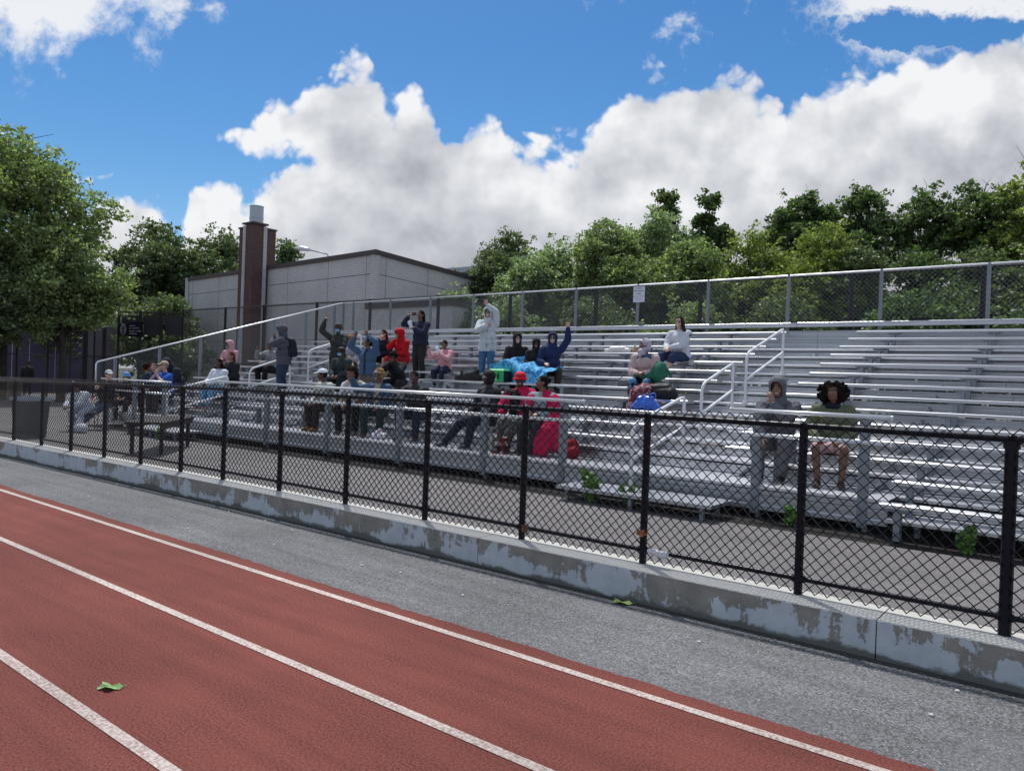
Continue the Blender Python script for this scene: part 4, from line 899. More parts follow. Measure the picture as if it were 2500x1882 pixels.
    mats = [cloth(top)] if not isinstance(top, bpy.types.Material) else [top]
    if stripes or inner:
        n2 = len(tm.polygons); ce = np.empty(n2*3); tm.polygons.foreach_get('center', ce); ce = ce.reshape(-1, 3)-chest; l = ce@La; f = ce@Ft; u = ce@up_; mi = np.zeros(n2, np.int32)
        if inner:
            mi[(f > 0.03*s) & (np.abs(l) < inner[1]*s) & (u > -0.6*s) & (np.linalg.norm(ce, axis=1) < 0.42*s)] = 1; mats.append(cloth(inner[0]))
        if stripes:
            E2 = ce+chest; 
            for S_, E_ in ((SL, EL_), (SR, ER_)):
                t_ = ((E2-S_)@vn(E_-S_))/s; dist = np.linalg.norm(E2-(S_+np.outer((E2-S_)@vn(E_-S_), vn(E_-S_))), axis=1)
                for q in stripes[1]: mi[(np.abs(t_-q) < 0.012) & (dist < 0.095*s)] = len(mats)
            mats.append(cloth(stripes[0]))
        tm.polygons.foreach_set('material_index', mi)
    child(tm, top_name, mats)
    # ---- bottom
    if legs != 'none':
        Q = Blob(); Q.e(P-Z*0.01, (0.165*s*fat, 0.128*s*fat, 0.115*s), np.array((Lb, Fb, Z)))
        for H_, K_, A_ in ((HL, KL, AL), (HR, KR, AR)):
            if legs == 'long': Ac = K_+(A_-K_)*0.93; Q.chainc([H_, H_*0.5+K_*0.5, K_, K_*0.6+Ac*0.4, Ac], [0.106*s*fat, 0.098*s*fat, 0.082*s, 0.079*s, 0.066*s])
            elif legs == 'shorts': Q.chainc([H_, K_*0.82+H_*0.18], [0.10*s*fat, 0.088*s*fat])
            elif legs == 'knee': Q.chainc([H_, K_, K_*0.82+A_*0.18], [0.10*s*fat, 0.088*s*fat, 0.085*s])
        if legs == 'skirt': Q.c(P, (KL+KR)/2, 0.17*s, 0.20*s); Q.c(HL, KL*1.0, 0.10*s, 0.11*s); Q.c(HR, KR, 0.10*s, 0.11*s)
        child(Q.mesh('bottom', 0.0115, 2, 0.006*s, 16.0, seed+5), {'long': 'trousers', 'shorts': 'shorts', 'knee': 'shorts', 'skirt': 'skirt'}[legs], cloth(bottom) if not isinstance(bottom, bpy.types.Material) else bottom)
    for A_ in (AL, AR):
        Q = Blob(); zf = A_[2]-0.085*s; Fx = vn(Fb+Lb*(0.15 if A_ is AL else -0.15)); Q.c(A_-Z*0.045*s-Fb*0.03*s, A_-Z*0.045*s+Fx*0.055*s, 0.046*s, 0.044*s); Q.c(A_-Z*0.045*s+Fx*0.05*s, A_-Z*0.055*s+Fx*0.145*s, 0.044*s, 0.033*s); Q.c(A_-Z*0.03*s, A_+Z*0.0*s, 0.044*s, 0.042*s)
        if sock: Q.c(A_, A_+Z*0.06*s, 0.042*s, 0.048*s)
        m3 = Q.mesh('shoe', 0.009, 2, zmin=zf+0.002); n2 = len(m3.polygons); ce = np.empty(n2*3); m3.polygons.foreach_get('center', ce); ce = ce.reshape(-1, 3); mi = (ce[:, 2] < zf+0.024*s).astype(np.int32)
        if sock: mi[ce[:, 2] > A_[2]+0.035*s] = 2
        m3.polygons.foreach_set('material_index', mi); child(m3, 'shoe', [cloth(shoe, 0.6), cloth(sole, 0.6)]+([cloth(sock)] if sock else []))
    # ---- hair, hood, hat
    def hm(name, bl, vx, m, **k): child(bl.mesh(name, vx, **k), name, m)
    def facecut(lim=0.045, uu=0.055, dn=-0.3): 
        def c_(p):
            q = (p-HC)/s; return (q@hF > lim) and (q@hU < uu) and (q@hU > dn)
        return c_
    hc = cloth(haircol, 0.9, 0.3, 'hair', 60); hc.node_tree.nodes['Principled BSDF'].inputs['Specular IOR Level'].default_value = 0.1; rgp = np.random.RandomState(seed+100)
    if hair and not (hood and hair == 'short'):
        Q = Blob()
        if hair == 'bald': pass
        Q.e(h(0, -0.020, 0.042), (0.083*s, 0.098*s, 0.086*s), Hm)
        Q.e(h(0, -0.035, 0.0), (0.082*s, 0.075*s, 0.075*s), Hm)
        if hair in ('long', 'longside'):
            for k in range(9):
                a_ = -1.25+k*0.31; x_ = math.sin(a_)*0.078; y_ = -0.03-math.cos(a_)*0.06; e_ = (0.30+0.08*rgp.rand()); q2 = (rgp.rand()-0.5)*0.06
                Q.c(h(x_, y_, 0.02), h(x_*1.15+q2, y_*1.1-0.01, -e_*0.55), 0.026*s, 0.026*s); Q.c(h(x_*1.15+q2, y_*1.1-0.01, -e_*0.55), h(x_*1.3+q2*1.5, y_*1.2, -e_), 0.026*s, 0.010*s)
        if hair == 'bun': Q.e(h(0, -0.11, 0.06), 0.045*s)
        if hair == 'pony':
            Q.chainc([h(0, -0.10, 0.05), h(0, -0.16, 0.0), h(0.0, -0.17, -0.12), h(0.02, -0.13, -0.26)], [0.03*s, 0.045*s, 0.05*s, 0.02*s])
        if hair in ('afro', 'curly', 'curlylong', 'braids'):
            rr = {'afro': 0.195, 'curly': 0.112, 'curlylong': 0.135, 'braids': 0.118}[hair]; nn = {'afro': 260, 'curly': 150, 'curlylong': 190, 'braids': 160}[hair]
            for k in range(nn):
                d_ = vn(rgp.randn(3)); 
                if d_[1] > 0.35 and d_[2] < 0.55: continue
                if hair in ('curly',) and d_[2] < -0.35: continue
                wdt = np.array((1.0, 0.86, 0.72)) if hair == 'afro' else np.array((0.9, 0.92, 0.95))
                cc = np.array((0, -0.03, 0.03 if hair != 'afro' else 0.0))+d_*rr*wdt*(0.75+0.28*rgp.rand())
                if hair in ('curlylong', 'afro') and d_[2] < 0.1: cc[2] -= 0.05*rgp.rand()
                Q.e(h(*cc), (0.012+0.016*rgp.rand())*s)
            if hair == 'afro': Q.e(h(0, -0.04, 0.02), (0.150*s, 0.115*s, 0.105*s), Hm); Q.e(h(0.11, -0.03, -0.06), (0.06*s, 0.06*s, 0.07*s), Hm); Q.e(h(-0.11, -0.03, -0.06), (0.06*s, 0.06*s, 0.07*s), Hm)
        lim = 0.052 if hair not in ('afro', 'curlylong') else 0.055
        def hairc(p):
            q = (p-HC)/s; return (q@hF > lim) and (q@hU < 0.075) and abs(q@hL_) < 0.075
        child(Q.mesh('hair', 0.009 if hair not in ('afro', 'curly', 'curlylong', 'braids') else 0.008, 1, noise=0.003*s, nscale=40, seed=seed, cut=hairc), 'hair', hc)
    if hood:
        hcm = cloth(hoodcol or top)
        Q = Blob(); Q.e(h(0, -0.018, 0.045), (0.107*s, 0.120*s, 0.110*s), Hm); Q.e(h(0, -0.005, -0.02), (0.100*s, 0.105*s, 0.115*s), Hm); Q.c(h(0, 0.0, 0.02), h(0, 0.055, 0.055), 0.095*s, 0.090*s); Q.c(h(0, -0.045, -0.05), nb-up_*0.02*s, 0.080*s, 0.115*s)
        op = 0.066 if hood != 'tight' else 0.058
        def hoodc(p):
            q = (p-HC)/s; l_, f_, u_ = q@hL_, q@hF, q@hU; return f_ > 0.055 and (l_/op)**2+((u_-0.0)/(0.088 if hood != 'tight' else 0.08))**2 < 1.0
        def hoodc2(p):
            q = (p-HC)/s; l_, f_, u_ = q@hL_, q@hF, q@hU; return f_ > 0.015 and (l_/(op*(1.0 if u_ > -0.05 else 1.0)))**2+((u_+0.018)/0.104)**2 < 1.0
        m4 = Q.mesh('hood', 0.011, 3, noise=0.003*s, nscale=14, seed=seed+9, cut=hoodc2, solid=-0.008*s); child(m4, 'hood', hcm)
    if cap:
        cm = cloth(capcol, 0.7)
        Q = Blob()
        if cap in ('cap', 'capl'):
            Q.e(h(0, -0.012, 0.052), (0.090*s, 0.105*s, 0.085*s), Hm); c_ = lambda p: ((p-HC)/s)@hU < 0.045-0.15*(((p-HC)/s)@hF)*0
            child(Q.mesh('cap', 0.009, 2, cut=c_, solid=-0.004), 'cap', cm)
            Q = Blob(); Q.e(h(0, 0.115, 0.052), (0.068*s, 0.070*s, 0.012*s), basisarr(hL_, hF*0.97-hU*0.24, hU)); child(Q.mesh('brim', 0.007, 1), 'cap_brim', cm)
        if cap == 'bucket':
            Q.e(h(0, -0.010, 0.060), (0.094*s, 0.106*s, 0.075*s), Hm); c_ = lambda p: ((p-HC)/s)@hU < 0.048
            child(Q.mesh('hat', 0.009, 2, cut=c_, solid=-0.004), 'hat', cm)
            b = MB(); n_ = 28; V = []; F = []
            for r_, zz in ((0.093, 0.058), (0.112, 0.035), (0.138, 0.008), (0.136, 0.003), (0.108, 0.030), (0.090, 0.052)):
                for j in range(n_): t_ = 2*math.pi*j/n_; V.append(h(r_*0.93*math.cos(t_), -0.008+r_*1.05*math.sin(t_), zz))
            for i in range(5):
                for j in range(n_): F.append((i*n_+j, i*n_+(j+1) % n_, (i+1)*n_+(j+1) % n_, (i+1)*n_+j))
            b.add(V, F); o = b.build('hat_brim', cm, root, smooth=True, loc=base)
        if cap == 'beret': Q.e(h(0, -0.015, 0.07), (0.097*s, 0.108*s, 0.06*s), Hm); hm('hat', Q, 0.009, cm)
        if cap in ('scarf', 'bandana'):
            Q.e(h(0, -0.018, 0.040), (0.096*s, 0.110*s, 0.098*s), Hm); Q.e(h(0, -0.02, -0.03), (0.088*s, 0.09*s, 0.10*s), Hm)
            if cap == 'scarf': Q.c(h(0, 0.0, -0.08), h(0.02, 0.05, -0.13), 0.07*s, 0.075*s); Q.c(h(0.02, 0.05, -0.13), h(0.05, 0.09, -0.22), 0.05*s, 0.02*s)
            child(Q.mesh('headscarf', 0.010, 2, noise=0.003, nscale=16, seed=seed, cut=lambda p: (((p-HC)/s)@hF > 0.035) and ((((p-HC)/s)@hL_)/0.064)**2+((((p-HC)/s)@hU+0.01)/0.078)**2 < 1, solid=-0.006), 'headscarf', cm if not isinstance(capcol, bpy.types.Material) else capcol)
        if cap == 'band':
            Q.e(h(0, -0.01, 0.035), (0.090*s, 0.105*s, 0.08*s), Hm); child(Q.mesh('headband', 0.009, 1, cut=lambda p: abs(((p-HC)/s)@hU-0.055-0.12*(((p-HC)/s)@hF)) > 0.020, solid=-0.004), 'headband', cm)
    if mask:
        Q = Blob(); Q.e(h(0, 0.050, -0.052), (0.060*s, 0.062*s, 0.050*s), Hm); child(Q.mesh('mask', 0.008, 1, cut=lambda p: ((p-HC)/s)@hF < 0.045), 'face_mask', MASK)
    if glasses:
        gm = LENS if glasses == 'sun' else cloth((0.55, 0.50, 0.52) if glasses == 'clear' else (0.03, 0.02, 0.02), 0.3)
        b = MB()
        for q in (-1, 1):
            if glasses == 'sun': b.tube([h(0.033*q, 0.082, 0.006), h(0.033*q, 0.090, 0.006)], [0.026*s, 0.024*s], 14)
            else: b.tube([h(0.033*q+0.024*math.cos(t_), 0.090, 0.004+0.020*math.sin(t_)) for t_ in np.linspace(0, 2*math.pi, 15)[:-1]], 0.0032*s, 4, closed=True)
            b.tube([h(0.057*q, 0.084, 0.010), h(0.080*q, 0.0, 0.008)], 0.004*s, 4)
        b.tube([h(-0.012, 0.090, 0.010), h(0.012, 0.090, 0.010)], 0.004*s, 4); b.build('glasses', gm, root, loc=base)
    PEOPLE[key] = dict(P=P, nb=nb, HC=HC, L=La, F=Fa, Lb=Lb, Fb=Fb, hands=hands, KL=KL, KR=KR, AL=AL, AR=AR, chest=chest, Ft=Ft, up=up_, base=base, root=root, s=s, waist=waist, SL=SL, SR=SR, HL=HL, HR=HR, child=child, WL=WL, WR=WR)
    return root
def basisarr(a, b, c): return np.array((vn(a), vn(b), vn(c)))
# ------------------------------------------------------------------ people
def seat(j): return dict(zseat=zs(j), zfoot=dz(j), Y=ys(j)+0.14)
def std(j, dy=0.0): return dict(zseat=zs(j), zfoot=dz(j), Y=ys(j)-0.10+dy)
BLK = (0.012, 0.012, 0.014); NAVY = (0.016, 0.022, 0.05); DNM = (0.035, 0.075, 0.15); DNMD = (0.018, 0.03, 0.06); WHT = (0.62, 0.64, 0.68)
def pattern(name, a, b, c=None, sc=14, thr=0.5, rough=0.85):
    m = bpy.data.materials.new(name); m.use_nodes = True; t = m.node_tree; p = t.nodes['Principled BSDF']; p.inputs['Roughness'].default_value = rough
    tc_ = t.nodes.new('ShaderNodeTexCoord').outputs['Object']
    n = t.nodes.new('ShaderNodeTexNoise'); n.inputs['Scale'].default_value = sc; n.inputs['Detail'].default_value = 2; n.inputs['Distortion'].default_value = 1.6; t.links.new(tc_, n.inputs['Vector'])
    r = t.nodes.new('ShaderNodeValToRGB'); r.color_ramp.interpolation = 'CONSTANT'; t.links.new(n.outputs[0], r.inputs[0])
    r.color_ramp.elements[0].color = a+(1,); r.color_ramp.elements[1].position = thr; r.color_ramp.elements[1].color = b+(1,)
    if c: e = r.color_ramp.elements.new(thr+0.07); e.color = c+(1,)
    t.links.new(r.outputs[0], p.inputs['Base Color']); return m
M['camo'] = pattern('grey_camouflage', (0.04, 0.045, 0.04), (0.13, 0.13, 0.12), (0.26, 0.26, 0.25), 16, 0.48)
M['floral'] = pattern('black_floral', (0.012, 0.012, 0.014), (0.012, 0.012, 0.014), (0.30, 0.30, 0.31), 26, 0.60)
M['scarfp'] = pattern('lilac_scarf', (0.50, 0.47, 0.55), (0.30, 0.25, 0.36), (0.20, 0.13, 0.20), 11, 0.55)
M['bluep'] = pattern('blue_swirl_fleece', (0.02, 0.17, 0.42), (0.04, 0.32, 0.60), (0.15, 0.48, 0.76), 8, 0.44)
M['plaid'] = pattern('maroon_plaid', (0.16, 0.02, 0.035), (0.50, 0.42, 0.44), (0.24, 0.06, 0.08), 8, 0.52)
M['skirtp'] = pattern('dark_net_pattern', (0.02, 0.02, 0.02), (0.25, 0.22, 0.19), None, 55, 0.52)
PINK = (0.52, 0.012, 0.075)
# ---- the front row, right of the aisle
person('grey', 'seated person in grey hooded jacket and grey trousers holding a hand to the mouth', X=-3.70, s=1.06, face=8, head=(2, -2, 4), lean=14, **seat(2), aR=(-0.10, 0.46, -0.56), aL=(-0.02, 0.205, -0.01), elL=(0.6, 0.3, -1), hL='face', hR='relax',
       feet=((0.10, 0.30, 0), (-0.16, 0.30, 0)), top=(0.135, 0.135, 0.15), bottom=(0.16, 0.16, 0.175), shoe=(0.008, 0.008, 0.008), skin='m', hood='wide', hair='short', fat=1.08, seed=1, elR=(-1, 0.2, -0.3), smile=True)
person('afro', 'seated person with big black curly hair, olive jacket with yellow patches and pink skirt', X=-2.98, s=1.0, face=12, head=(0, 0, 2), lean=4, **seat(2), aL=(0.12, 0.26, -0.42), aR=(-0.16, 0.28, -0.40), legs='none',
       feet=((0.15, 0.38, 0), (-0.13, 0.38, 0)), top=(0.125, 0.14, 0.085), bottom=(0.5, 0.3, 0.3), shoe=(0.05, 0.035, 0.03), sole=(0.2, 0.15, 0.12), skin='b', hair='afro', fat=1.05, seed=2, jacket_len=0.04, smile=False)
p = PEOPLE['afro']; s = p['s']; Q = Blob(); Q.e(p['P']-np.array((0, 0, 0.01)), (0.18, 0.14, 0.09), np.array((p['Lb'], p['Fb'], (0, 0, 1.))))
Q.c(p['HL'], p['HL']*0.15+p['KL']*0.85, 0.10, 0.085); Q.c(p['HR'], p['HR']*0.15+p['KR']*0.85, 0.10, 0.085); Q.c((p['HL']+p['HR'])/2, (p['KL']+p['KR'])/2*0.8+(p['HL']+p['HR'])/2*0.2+np.array((0, 0, 0.02)), 0.09, 0.07)
p['child'](Q.mesh('skirt', 0.012, 3, 0.003, 10, 3), 'skirt', cloth((0.55, 0.36, 0.36)))
def patch(p, l, u, w, hh, col, f=0.137, name='patch', rot=0):
    b = MB(); c = p['chest']+p['L']*l+p['Ft']*f+p['up']*u; a = p['L']*math.cos(rot)+p['up']*math.sin(rot); d = -p['L']*math.sin(rot)+p['up']*math.cos(rot)
    b.obox(c, a*w/2, p['Ft']*0.006, d*hh/2); return b.build(name, cloth(col), p['root'], loc=p['base'])
YEL = (0.55, 0.42, 0.07)
for l, u, w, hh in ((-0.11, 0.075, 0.085, 0.016), (-0.11, 0.045, 0.085, 0.016), (-0.11, 0.015, 0.085, 0.014), (0.09, 0.06, 0.095, 0.035), (0.03, -0.14, 0.05, 0.03)): patch(p, l, u, w, hh, YEL, 0.142)
Q = Blob(); Q.c(p['nb']+p['F']*0.05-p['L']*0.05, p['nb']+p['F']*0.05+p['L']*0.05, 0.05, 0.05); p['child'](Q.mesh('neck_scarf', 0.012, 2), 'scarf', cloth((0.015, 0.015, 0.022)))
# ---- front row of the middle section
person('bandana', 'seated person in black headscarf, white glasses and floral jacket, legs stretched left', X=-9.13, s=1.04, face=-12, head=(-14, 3, 0), lean=0, **seat(2), aL=(0.14, 0.26, -0.42), aR=(-0.12, 0.30, -0.40),
       feet=((0.12, 0.52, 0), (-0.42, 0.60, 0)), top=M['floral'], bottom=(0.02, 0.024, 0.042), shoe=(0.02, 0.022, 0.03), sole=(0.55, 0.55, 0.55), skin='vd', hair=None, cap='bandana', capcol=(0.014, 0.013, 0.015), glasses='clear', seed=3)
person('redhat', 'seated person in red bucket hat and black shirt under a crimson blanket', X=-8.36, s=1.04, face=22, head=(10, -3, 0), lean=10, **seat(2), aL=(0.16, 0.26, -0.30), aR=(-0.18, 0.26, -0.28), feet=((-0.10, 0.42, 0), (-0.22, 0.52, 0.0)),
       top=BLK, bottom=M['camo'], legs='knee', shoe=(0.03, 0.02, 0.02), sole=(0.62, 0.16, 0.13), skin='d', hair=None, cap='bucket', capcol=(0.60, 0.012, 0.022), seed=4, sock=(0.4, 0.4, 0.4), spread=0.1)
person('profile', 'seated person with tied back dark hair in profile, wrapped in the longer crimson blanket', X=-7.83, s=0.99, face=8, head=(-48, 8, 0), lean=12, **seat(2), aL=(0.10, 0.24, -0.34), aR=(-0.12, 0.28, -0.34), feet=((-0.02, 0.42, 0), (-0.20, 0.44, 0)),
       top=(0.25, 0.35, 0.36), bottom=(0.03, 0.03, 0.032), shoe=(0.02, 0.02, 0.02), sole=(0.5, 0.4, 0.35), skin='b', hair='bun', seed=5)
def wrap(p, name, label, pts, col, open_=0.06, seed=0):
    """blanket laid round the shoulders of a seated person"""
    Q = Blob()
    for a, b_, r0, r1 in pts: Q.c(p['nb']+p['L']*a[0]+p['F']*a[1]+np.array((0, 0, a[2])), p['nb']+p['L']*b_[0]+p['F']*b_[1]+np.array((0, 0, b_[2])), r0, r1)
    me = Q.mesh(name, 0.014, 4, 0.010, 6.5, seed); o = put(me, name, cloth(col, 0.95, 0.08)); return tag(o, label, 'blanket')
wrap(PEOPLE['redhat'], 'blanket', 'crimson blanket over the shoulders of the person in the red bucket hat', [
    ((-0.04, -0.06, -0.04), (-0.20, -0.02, -0.09), 0.10, 0.11), ((-0.20, -0.02, -0.09), (-0.29, 0.10, -0.30), 0.11, 0.10), ((-0.29, 0.10, -0.30), (-0.24, 0.30, -0.40), 0.09, 0.07), ((-0.29, 0.08, -0.28), (-0.27, 0.22, -0.58), 0.10, 0.07),
    ((0.06, 0.00, -0.02), (0.20, 0.0, -0.09), 0.11, 0.12), ((0.20, 0.0, -0.09), (0.26, 0.12, -0.32), 0.13, 0.13), ((0.26, 0.12, -0.32), (0.20, 0.22, -0.60), 0.13, 0.09), ((0.12, 0.08, -0.08), (0.14, 0.19, -0.42), 0.085, 0.09), ((0, -0.12, -0.1), (0, -0.13, -0.5), 0.12, 0.13)], PINK, seed=11)
wrap(PEOPLE['profile'], 'blanket', 'long crimson blanket hanging from the person with tied back hair down to the footboard', [
    ((-0.02, -0.06, -0.05), (-0.18, 0.0, -0.10), 0.10, 0.11), ((-0.18, 0.0, -0.10), (-0.21, 0.16, -0.36), 0.11, 0.08), ((0.05, -0.04, -0.04), (0.20, -0.02, -0.12), 0.12, 0.12), ((0.20, -0.02, -0.12), (0.29, 0.10, -0.45), 0.13, 0.13), ((0.29, 0.10, -0.45), (0.27, 0.30, -0.62), 0.14, 0.12),
    ((0.27, 0.30, -0.62), (0.25, 0.36, -0.98), 0.12, 0.09), ((0.12, 0.30, -0.66), (0.12, 0.36, -0.98), 0.09, 0.07), ((0.34, 0.20, -0.55), (0.42, 0.22, -0.90), 0.10, 0.09), ((0, -0.13, -0.1), (0.04, -0.13, -0.5), 0.12, 0.13)], PINK, seed=12)
person('braids', 'seated person with blond braids, sunglasses and denim jacket waving a raised hand', X=-12.12, s=1.02, face=28, head=(-14, 2, 0), lean=12, **seat(2), aR=(-0.42, 0.34, 0.10), elR=(-0.5, 0.3, -1), hR='wave', aL=(0.12, 0.28, -0.42), top=(0.055, 0.10, 0.17), inner=((0.42, 0.35, 0.27), 0.055),
       bottom=(0.02, 0.04, 0.04), shoe=(0.10, 0.07, 0.06), skin='b', hair='braids', haircol=(0.30, 0.19, 0.08), cap='band', capcol=(0.45, 0.30, 0.27), glasses='sun', seed=6, spread=0.15)
person('vest', 'seated person with curly orange tipped hair, cream vest and white shirt', X=-12.93, s=1.05, face=30, head=(-30, -18, 0), lean=10, **seat(2), aL=(0.10, 0.30, -0.44), aR=(-0.12, 0.30, -0.44), top=(0.62, 0.64, 0.70), sleeve='short', inner=((0.62, 0.64, 0.70), 0.05), bottom=(0.012, 0.010, 0.011),
       shoe=(0.2, 0.18, 0.17), skin='b', hair='curlylong', haircol=(0.03, 0.016, 0.012), seed=7, spread=0.16)
p = PEOPLE['vest']; Q = Blob(); 
for q in (-1, 1): Q.c(p['SL' if q > 0 else 'SR']*0.6+p['nb']*0.4, p['waist']+p['L']*0.10*q+p['Ft']*0.06-p['up']*0.05, 0.10, 0.11)
Q.c(p['nb']-p['Ft']*0.06-p['up']*0.08, p['waist']-p['Ft']*0.05, 0.11, 0.12); p['child'](Q.mesh('vest', 0.012, 3, 0.003, 10, 4), 'vest', cloth((0.50, 0.43, 0.34)))
person('whitecap', 'seated person in white cap, cream striped jersey and tan boots looking left', X=-13.8, s=1.0, face=-4, head=(-30, -4, 0), lean=16, **seat(2), aL=(0.10, 0.26, -0.42), aR=(-0.10, 0.26, -0.42), top=(0.50, 0.50, 0.46), stripes=((0.02, 0.05, 0.045), (0.17, 0.215)), sleeve='long',
       bottom=(0.030, 0.020, 0.018), shoe=(0.36, 0.17, 0.05), sole=(0.25, 0.13, 0.05), sock=(0.5, 0.45, 0.4), skin='d', hair='short', cap='cap', capcol=(0.72, 0.74, 0.80), seed=8, feet=((0.12, 0.42, 0), (-0.12, 0.40, 0)))
person('phoner', 'laughing seated person in dark two tone sweater holding up a phone with both hands', X=-11.0, s=1.01, face=20, head=(-6, 0, 6), lean=14, **seat(2), aL=(-0.10, 0.36, -0.13), aR=(-0.22, 0.34, -0.12), elR=(-0.6, 0.2, -1), elL=(0.4, 0.2, -1), hL='hold', hR='hold', top=(0.045, 0.045, 0.05), bottom=(0.02, 0.026, 0.05),
       shoe=(0.08, 0.05, 0.04), skin='d', hair='short', seed=9, spread=0.17, fat=1.05)
p = PEOPLE['phoner']
def boxthing(name, label, cat, c, ax, ay, az, m, bev=0.004):
    b = MB(); b.obox((0, 0, 0), ax, ay, az); o = b.build(name, m); o.location = c
    if bev: k = o.modifiers.new('b', 'BEVEL'); k.width = bev; k.segments = 2
    return tag(o, label, cat)
PH = mat('phone_black', (0.01, 0.01, 0.012), rough=0.2); PHP = mat('phone_maroon', (0.07, 0.015, 0.035), rough=0.3)
c = (p['hands'][1][0]+p['hands'][-1][0])/2+p['F']*0.02; boxthing('phone', 'black phone held by the laughing person in the two tone sweater', 'phone', c+np.array((0, 0, 0.03)), p['L']*0.075, p['F']*0.005, np.array((0, 0, 0.038)), PH)
# ---- second group, rows above
person('curly', 'seated person with short black curly hair and black jacket, face buried in the hands', X=-13.6, s=0.97, face=24, head=(0, -38, 0), lean=30, **seat(5), aL=(0.03, 0.21, -0.02), aR=(-0.06, 0.20, -0.03), elL=(0.8, 0.4, -1), elR=(-0.8, 0.4, -1), hL='face', hR='face', top=(0.014, 0.015, 0.018), bottom=(0.02, 0.02, 0.02),
       skin='d', hair='curly', seed=10)
person('denimup', 'standing person in sunglasses and blue denim jacket with both arms raised above the head', X=-13.75, s=0.95, face=24, head=(-36, 10, 6), lean=2, stand=True, **std(4), aL=(0.03, 0.10, 0.33), aR=(-0.24, 0.20, 0.30), elL=(1, 0.3, 0.2), elR=(-1, 0.4, 0.1), hL='wave', hR='wave',
       top=(0.06, 0.115, 0.20), inner=((0.03, 0.04, 0.06), 0.03), bottom=M['skirtp'], shoe=BLK, skin='b', hair='short', glasses='sun', fat=1.1, seed=11)
person('maskhat', 'standing person in brown hat, blue face mask and dark leather jacket raising one fist', X=-16.45, s=0.99, face=38, head=(0, 0, 0), lean=2, stand=True, **std(6), aR=(-0.34, 0.08, 0.34), elR=(-1, 0.2, -0.6), hR='fist', aL=(-0.02, 0.20, -0.16), elL=(0.8, 0.2, -0.8), hL='fist', top=(0.040, 0.042, 0.040),
       bottom=BLK, shoe=BLK, skin='d', hair='short', cap='bucket', capcol=(0.055, 0.033, 0.028), mask=True, glasses='sun', fat=1.05, jacket_len=0.14, seed=12)
person('maskcap', 'seated person in black beret, blue face mask and dark green jacket', X=-15.72, s=0.98, face=22, head=(-10, -4, 0), lean=8, **seat(5), top=(0.035, 0.047, 0.047), bottom=(0.02, 0.025, 0.028), skin='d', hair='short', cap='beret', capcol=(0.03, 0.03, 0.033), mask=True, glasses='sun', seed=13)
person('orange', 'seated person with long orange hair behind the raised arms of the one in denim', X=-16.95, s=1.0, face=30, head=(-12, 0, 0), lean=6, **seat(7), top=(0.40, 0.40, 0.44), bottom=BLK, skin='m', hair='long', haircol=(0.42, 0.17, 0.055), glasses='sun', seed=14)
person('maroon', 'seated person in maroon cap and dark navy jacket covering the face, bare knees', X=-16.2, s=0.98, face=20, head=(-26, -4, 0), lean=14, **seat(8), aR=(-0.05, 0.20, 0.02), hR='face', elR=(-1, 0.4, -0.6), aL=(0.02, 0.26, -0.38), top=(0.018, 0.020, 0.034), bottom=BLK, legs='shorts', skin='l', hair='long', haircol=(0.045, 0.012, 0.014), shoe=BLK, seed=15)
person('red', 'seated person in bright red hoodie with hood up, hand at the mouth', X=-15.5, s=0.98, face=4, head=(-30, -2, 0), lean=12, **seat(8), aR=(-0.03, 0.20, 0.0), hR='face', elR=(-0.8, 0.4, -1), aL=(0.05, 0.26, -0.38), top=(0.56, 0.010, 0.018), bottom=(0.40, 0.012, 0.02), legs='knee', skin='m', hood='wide', hair='short', seed=16, fat=1.1)
person('photog', 'standing person with long black hair and navy sweatshirt taking a picture with a sideways phone', X=-14.6, s=1.0, face=10, head=(-12, 6, 0), lean=2, stand=True, **std(8), aR=(-0.20, 0.27, 0.12), elR=(-1, 0.2, -0.7), hR='hold', aL=(-0.02, 0.24, -0.17), elL=(0.8, 0.2, -0.9), hL='hold', top=(0.022, 0.025, 0.055), bottom=(0.028, 0.027, 0.027),
       shoe=BLK, skin='b', hair='long', haircol=(0.012, 0.010, 0.010), fat=1.1, seed=17)
p = PEOPLE['photog']; boxthing('phone', 'maroon phone held sideways before the face of the standing person in navy', 'phone', p['HC']+p['F']*0.20-p['L']*0.075+np.array((0, 0, 0.015)), p['L']*0.082, p['F']*0.005, np.array((0, 0, 0.040)), PHP)
def napkin(p, side, name, label, r=0.07, sd=0):
    c = p['hands'][side][0]+p['F']*0.03+np.array((0, 0, 0.05)); Q = Blob(); Q.c(c-np.array((0, 0, 0.05)), c+np.array((0, 0, 0.06))-p['L']*0.05, r*0.5, r*0.8); Q.c(c, c-p['L']*0.09+np.array((0, 0, 0.09)), r*0.5, r*0.15); Q.c(c, c-p['L']*0.05-np.array((0, 0, 0.10)), r*0.5, r*0.2)
    me = Q.mesh(name, 0.009, 1, 0.008, 22, sd); return tag(put(me, name, mat('paper_white', (0.75, 0.76, 0.8), rough=0.8)), label, 'napkin')
napkin(p, 1, 'napkin', 'white napkin with a sandwich in the hand of the standing person in navy', 0.075, 1)
person('pinkkid', 'seated child in pale pink hoodie pointing left and eating', X=-13.30, s=0.82, face=14, head=(-8, -4, 0), lean=2, **seat(7), aR=(-0.46, 0.18, 0.02), elR=(-0.3, 0.3, -1), hR='fist', aL=(0.0, 0.22, -0.12), elL=(0.9, 0.3, -0.8), hL='hold', top=(0.62, 0.30, 0.33), bottom=(0.018, 0.026, 0.055), shoe=(0.5, 0.5, 0.55), sole=(0.6, 0.6, 0.6),
       skin='b', hair='short', fat=1.15, seed=18, feet=((0.10, 0.40, 0), (-0.10, 0.36, 0)))
napkin(PEOPLE['pinkkid'], 1, 'napkin', 'white paper cone held by the child in pink', 0.06, 2)
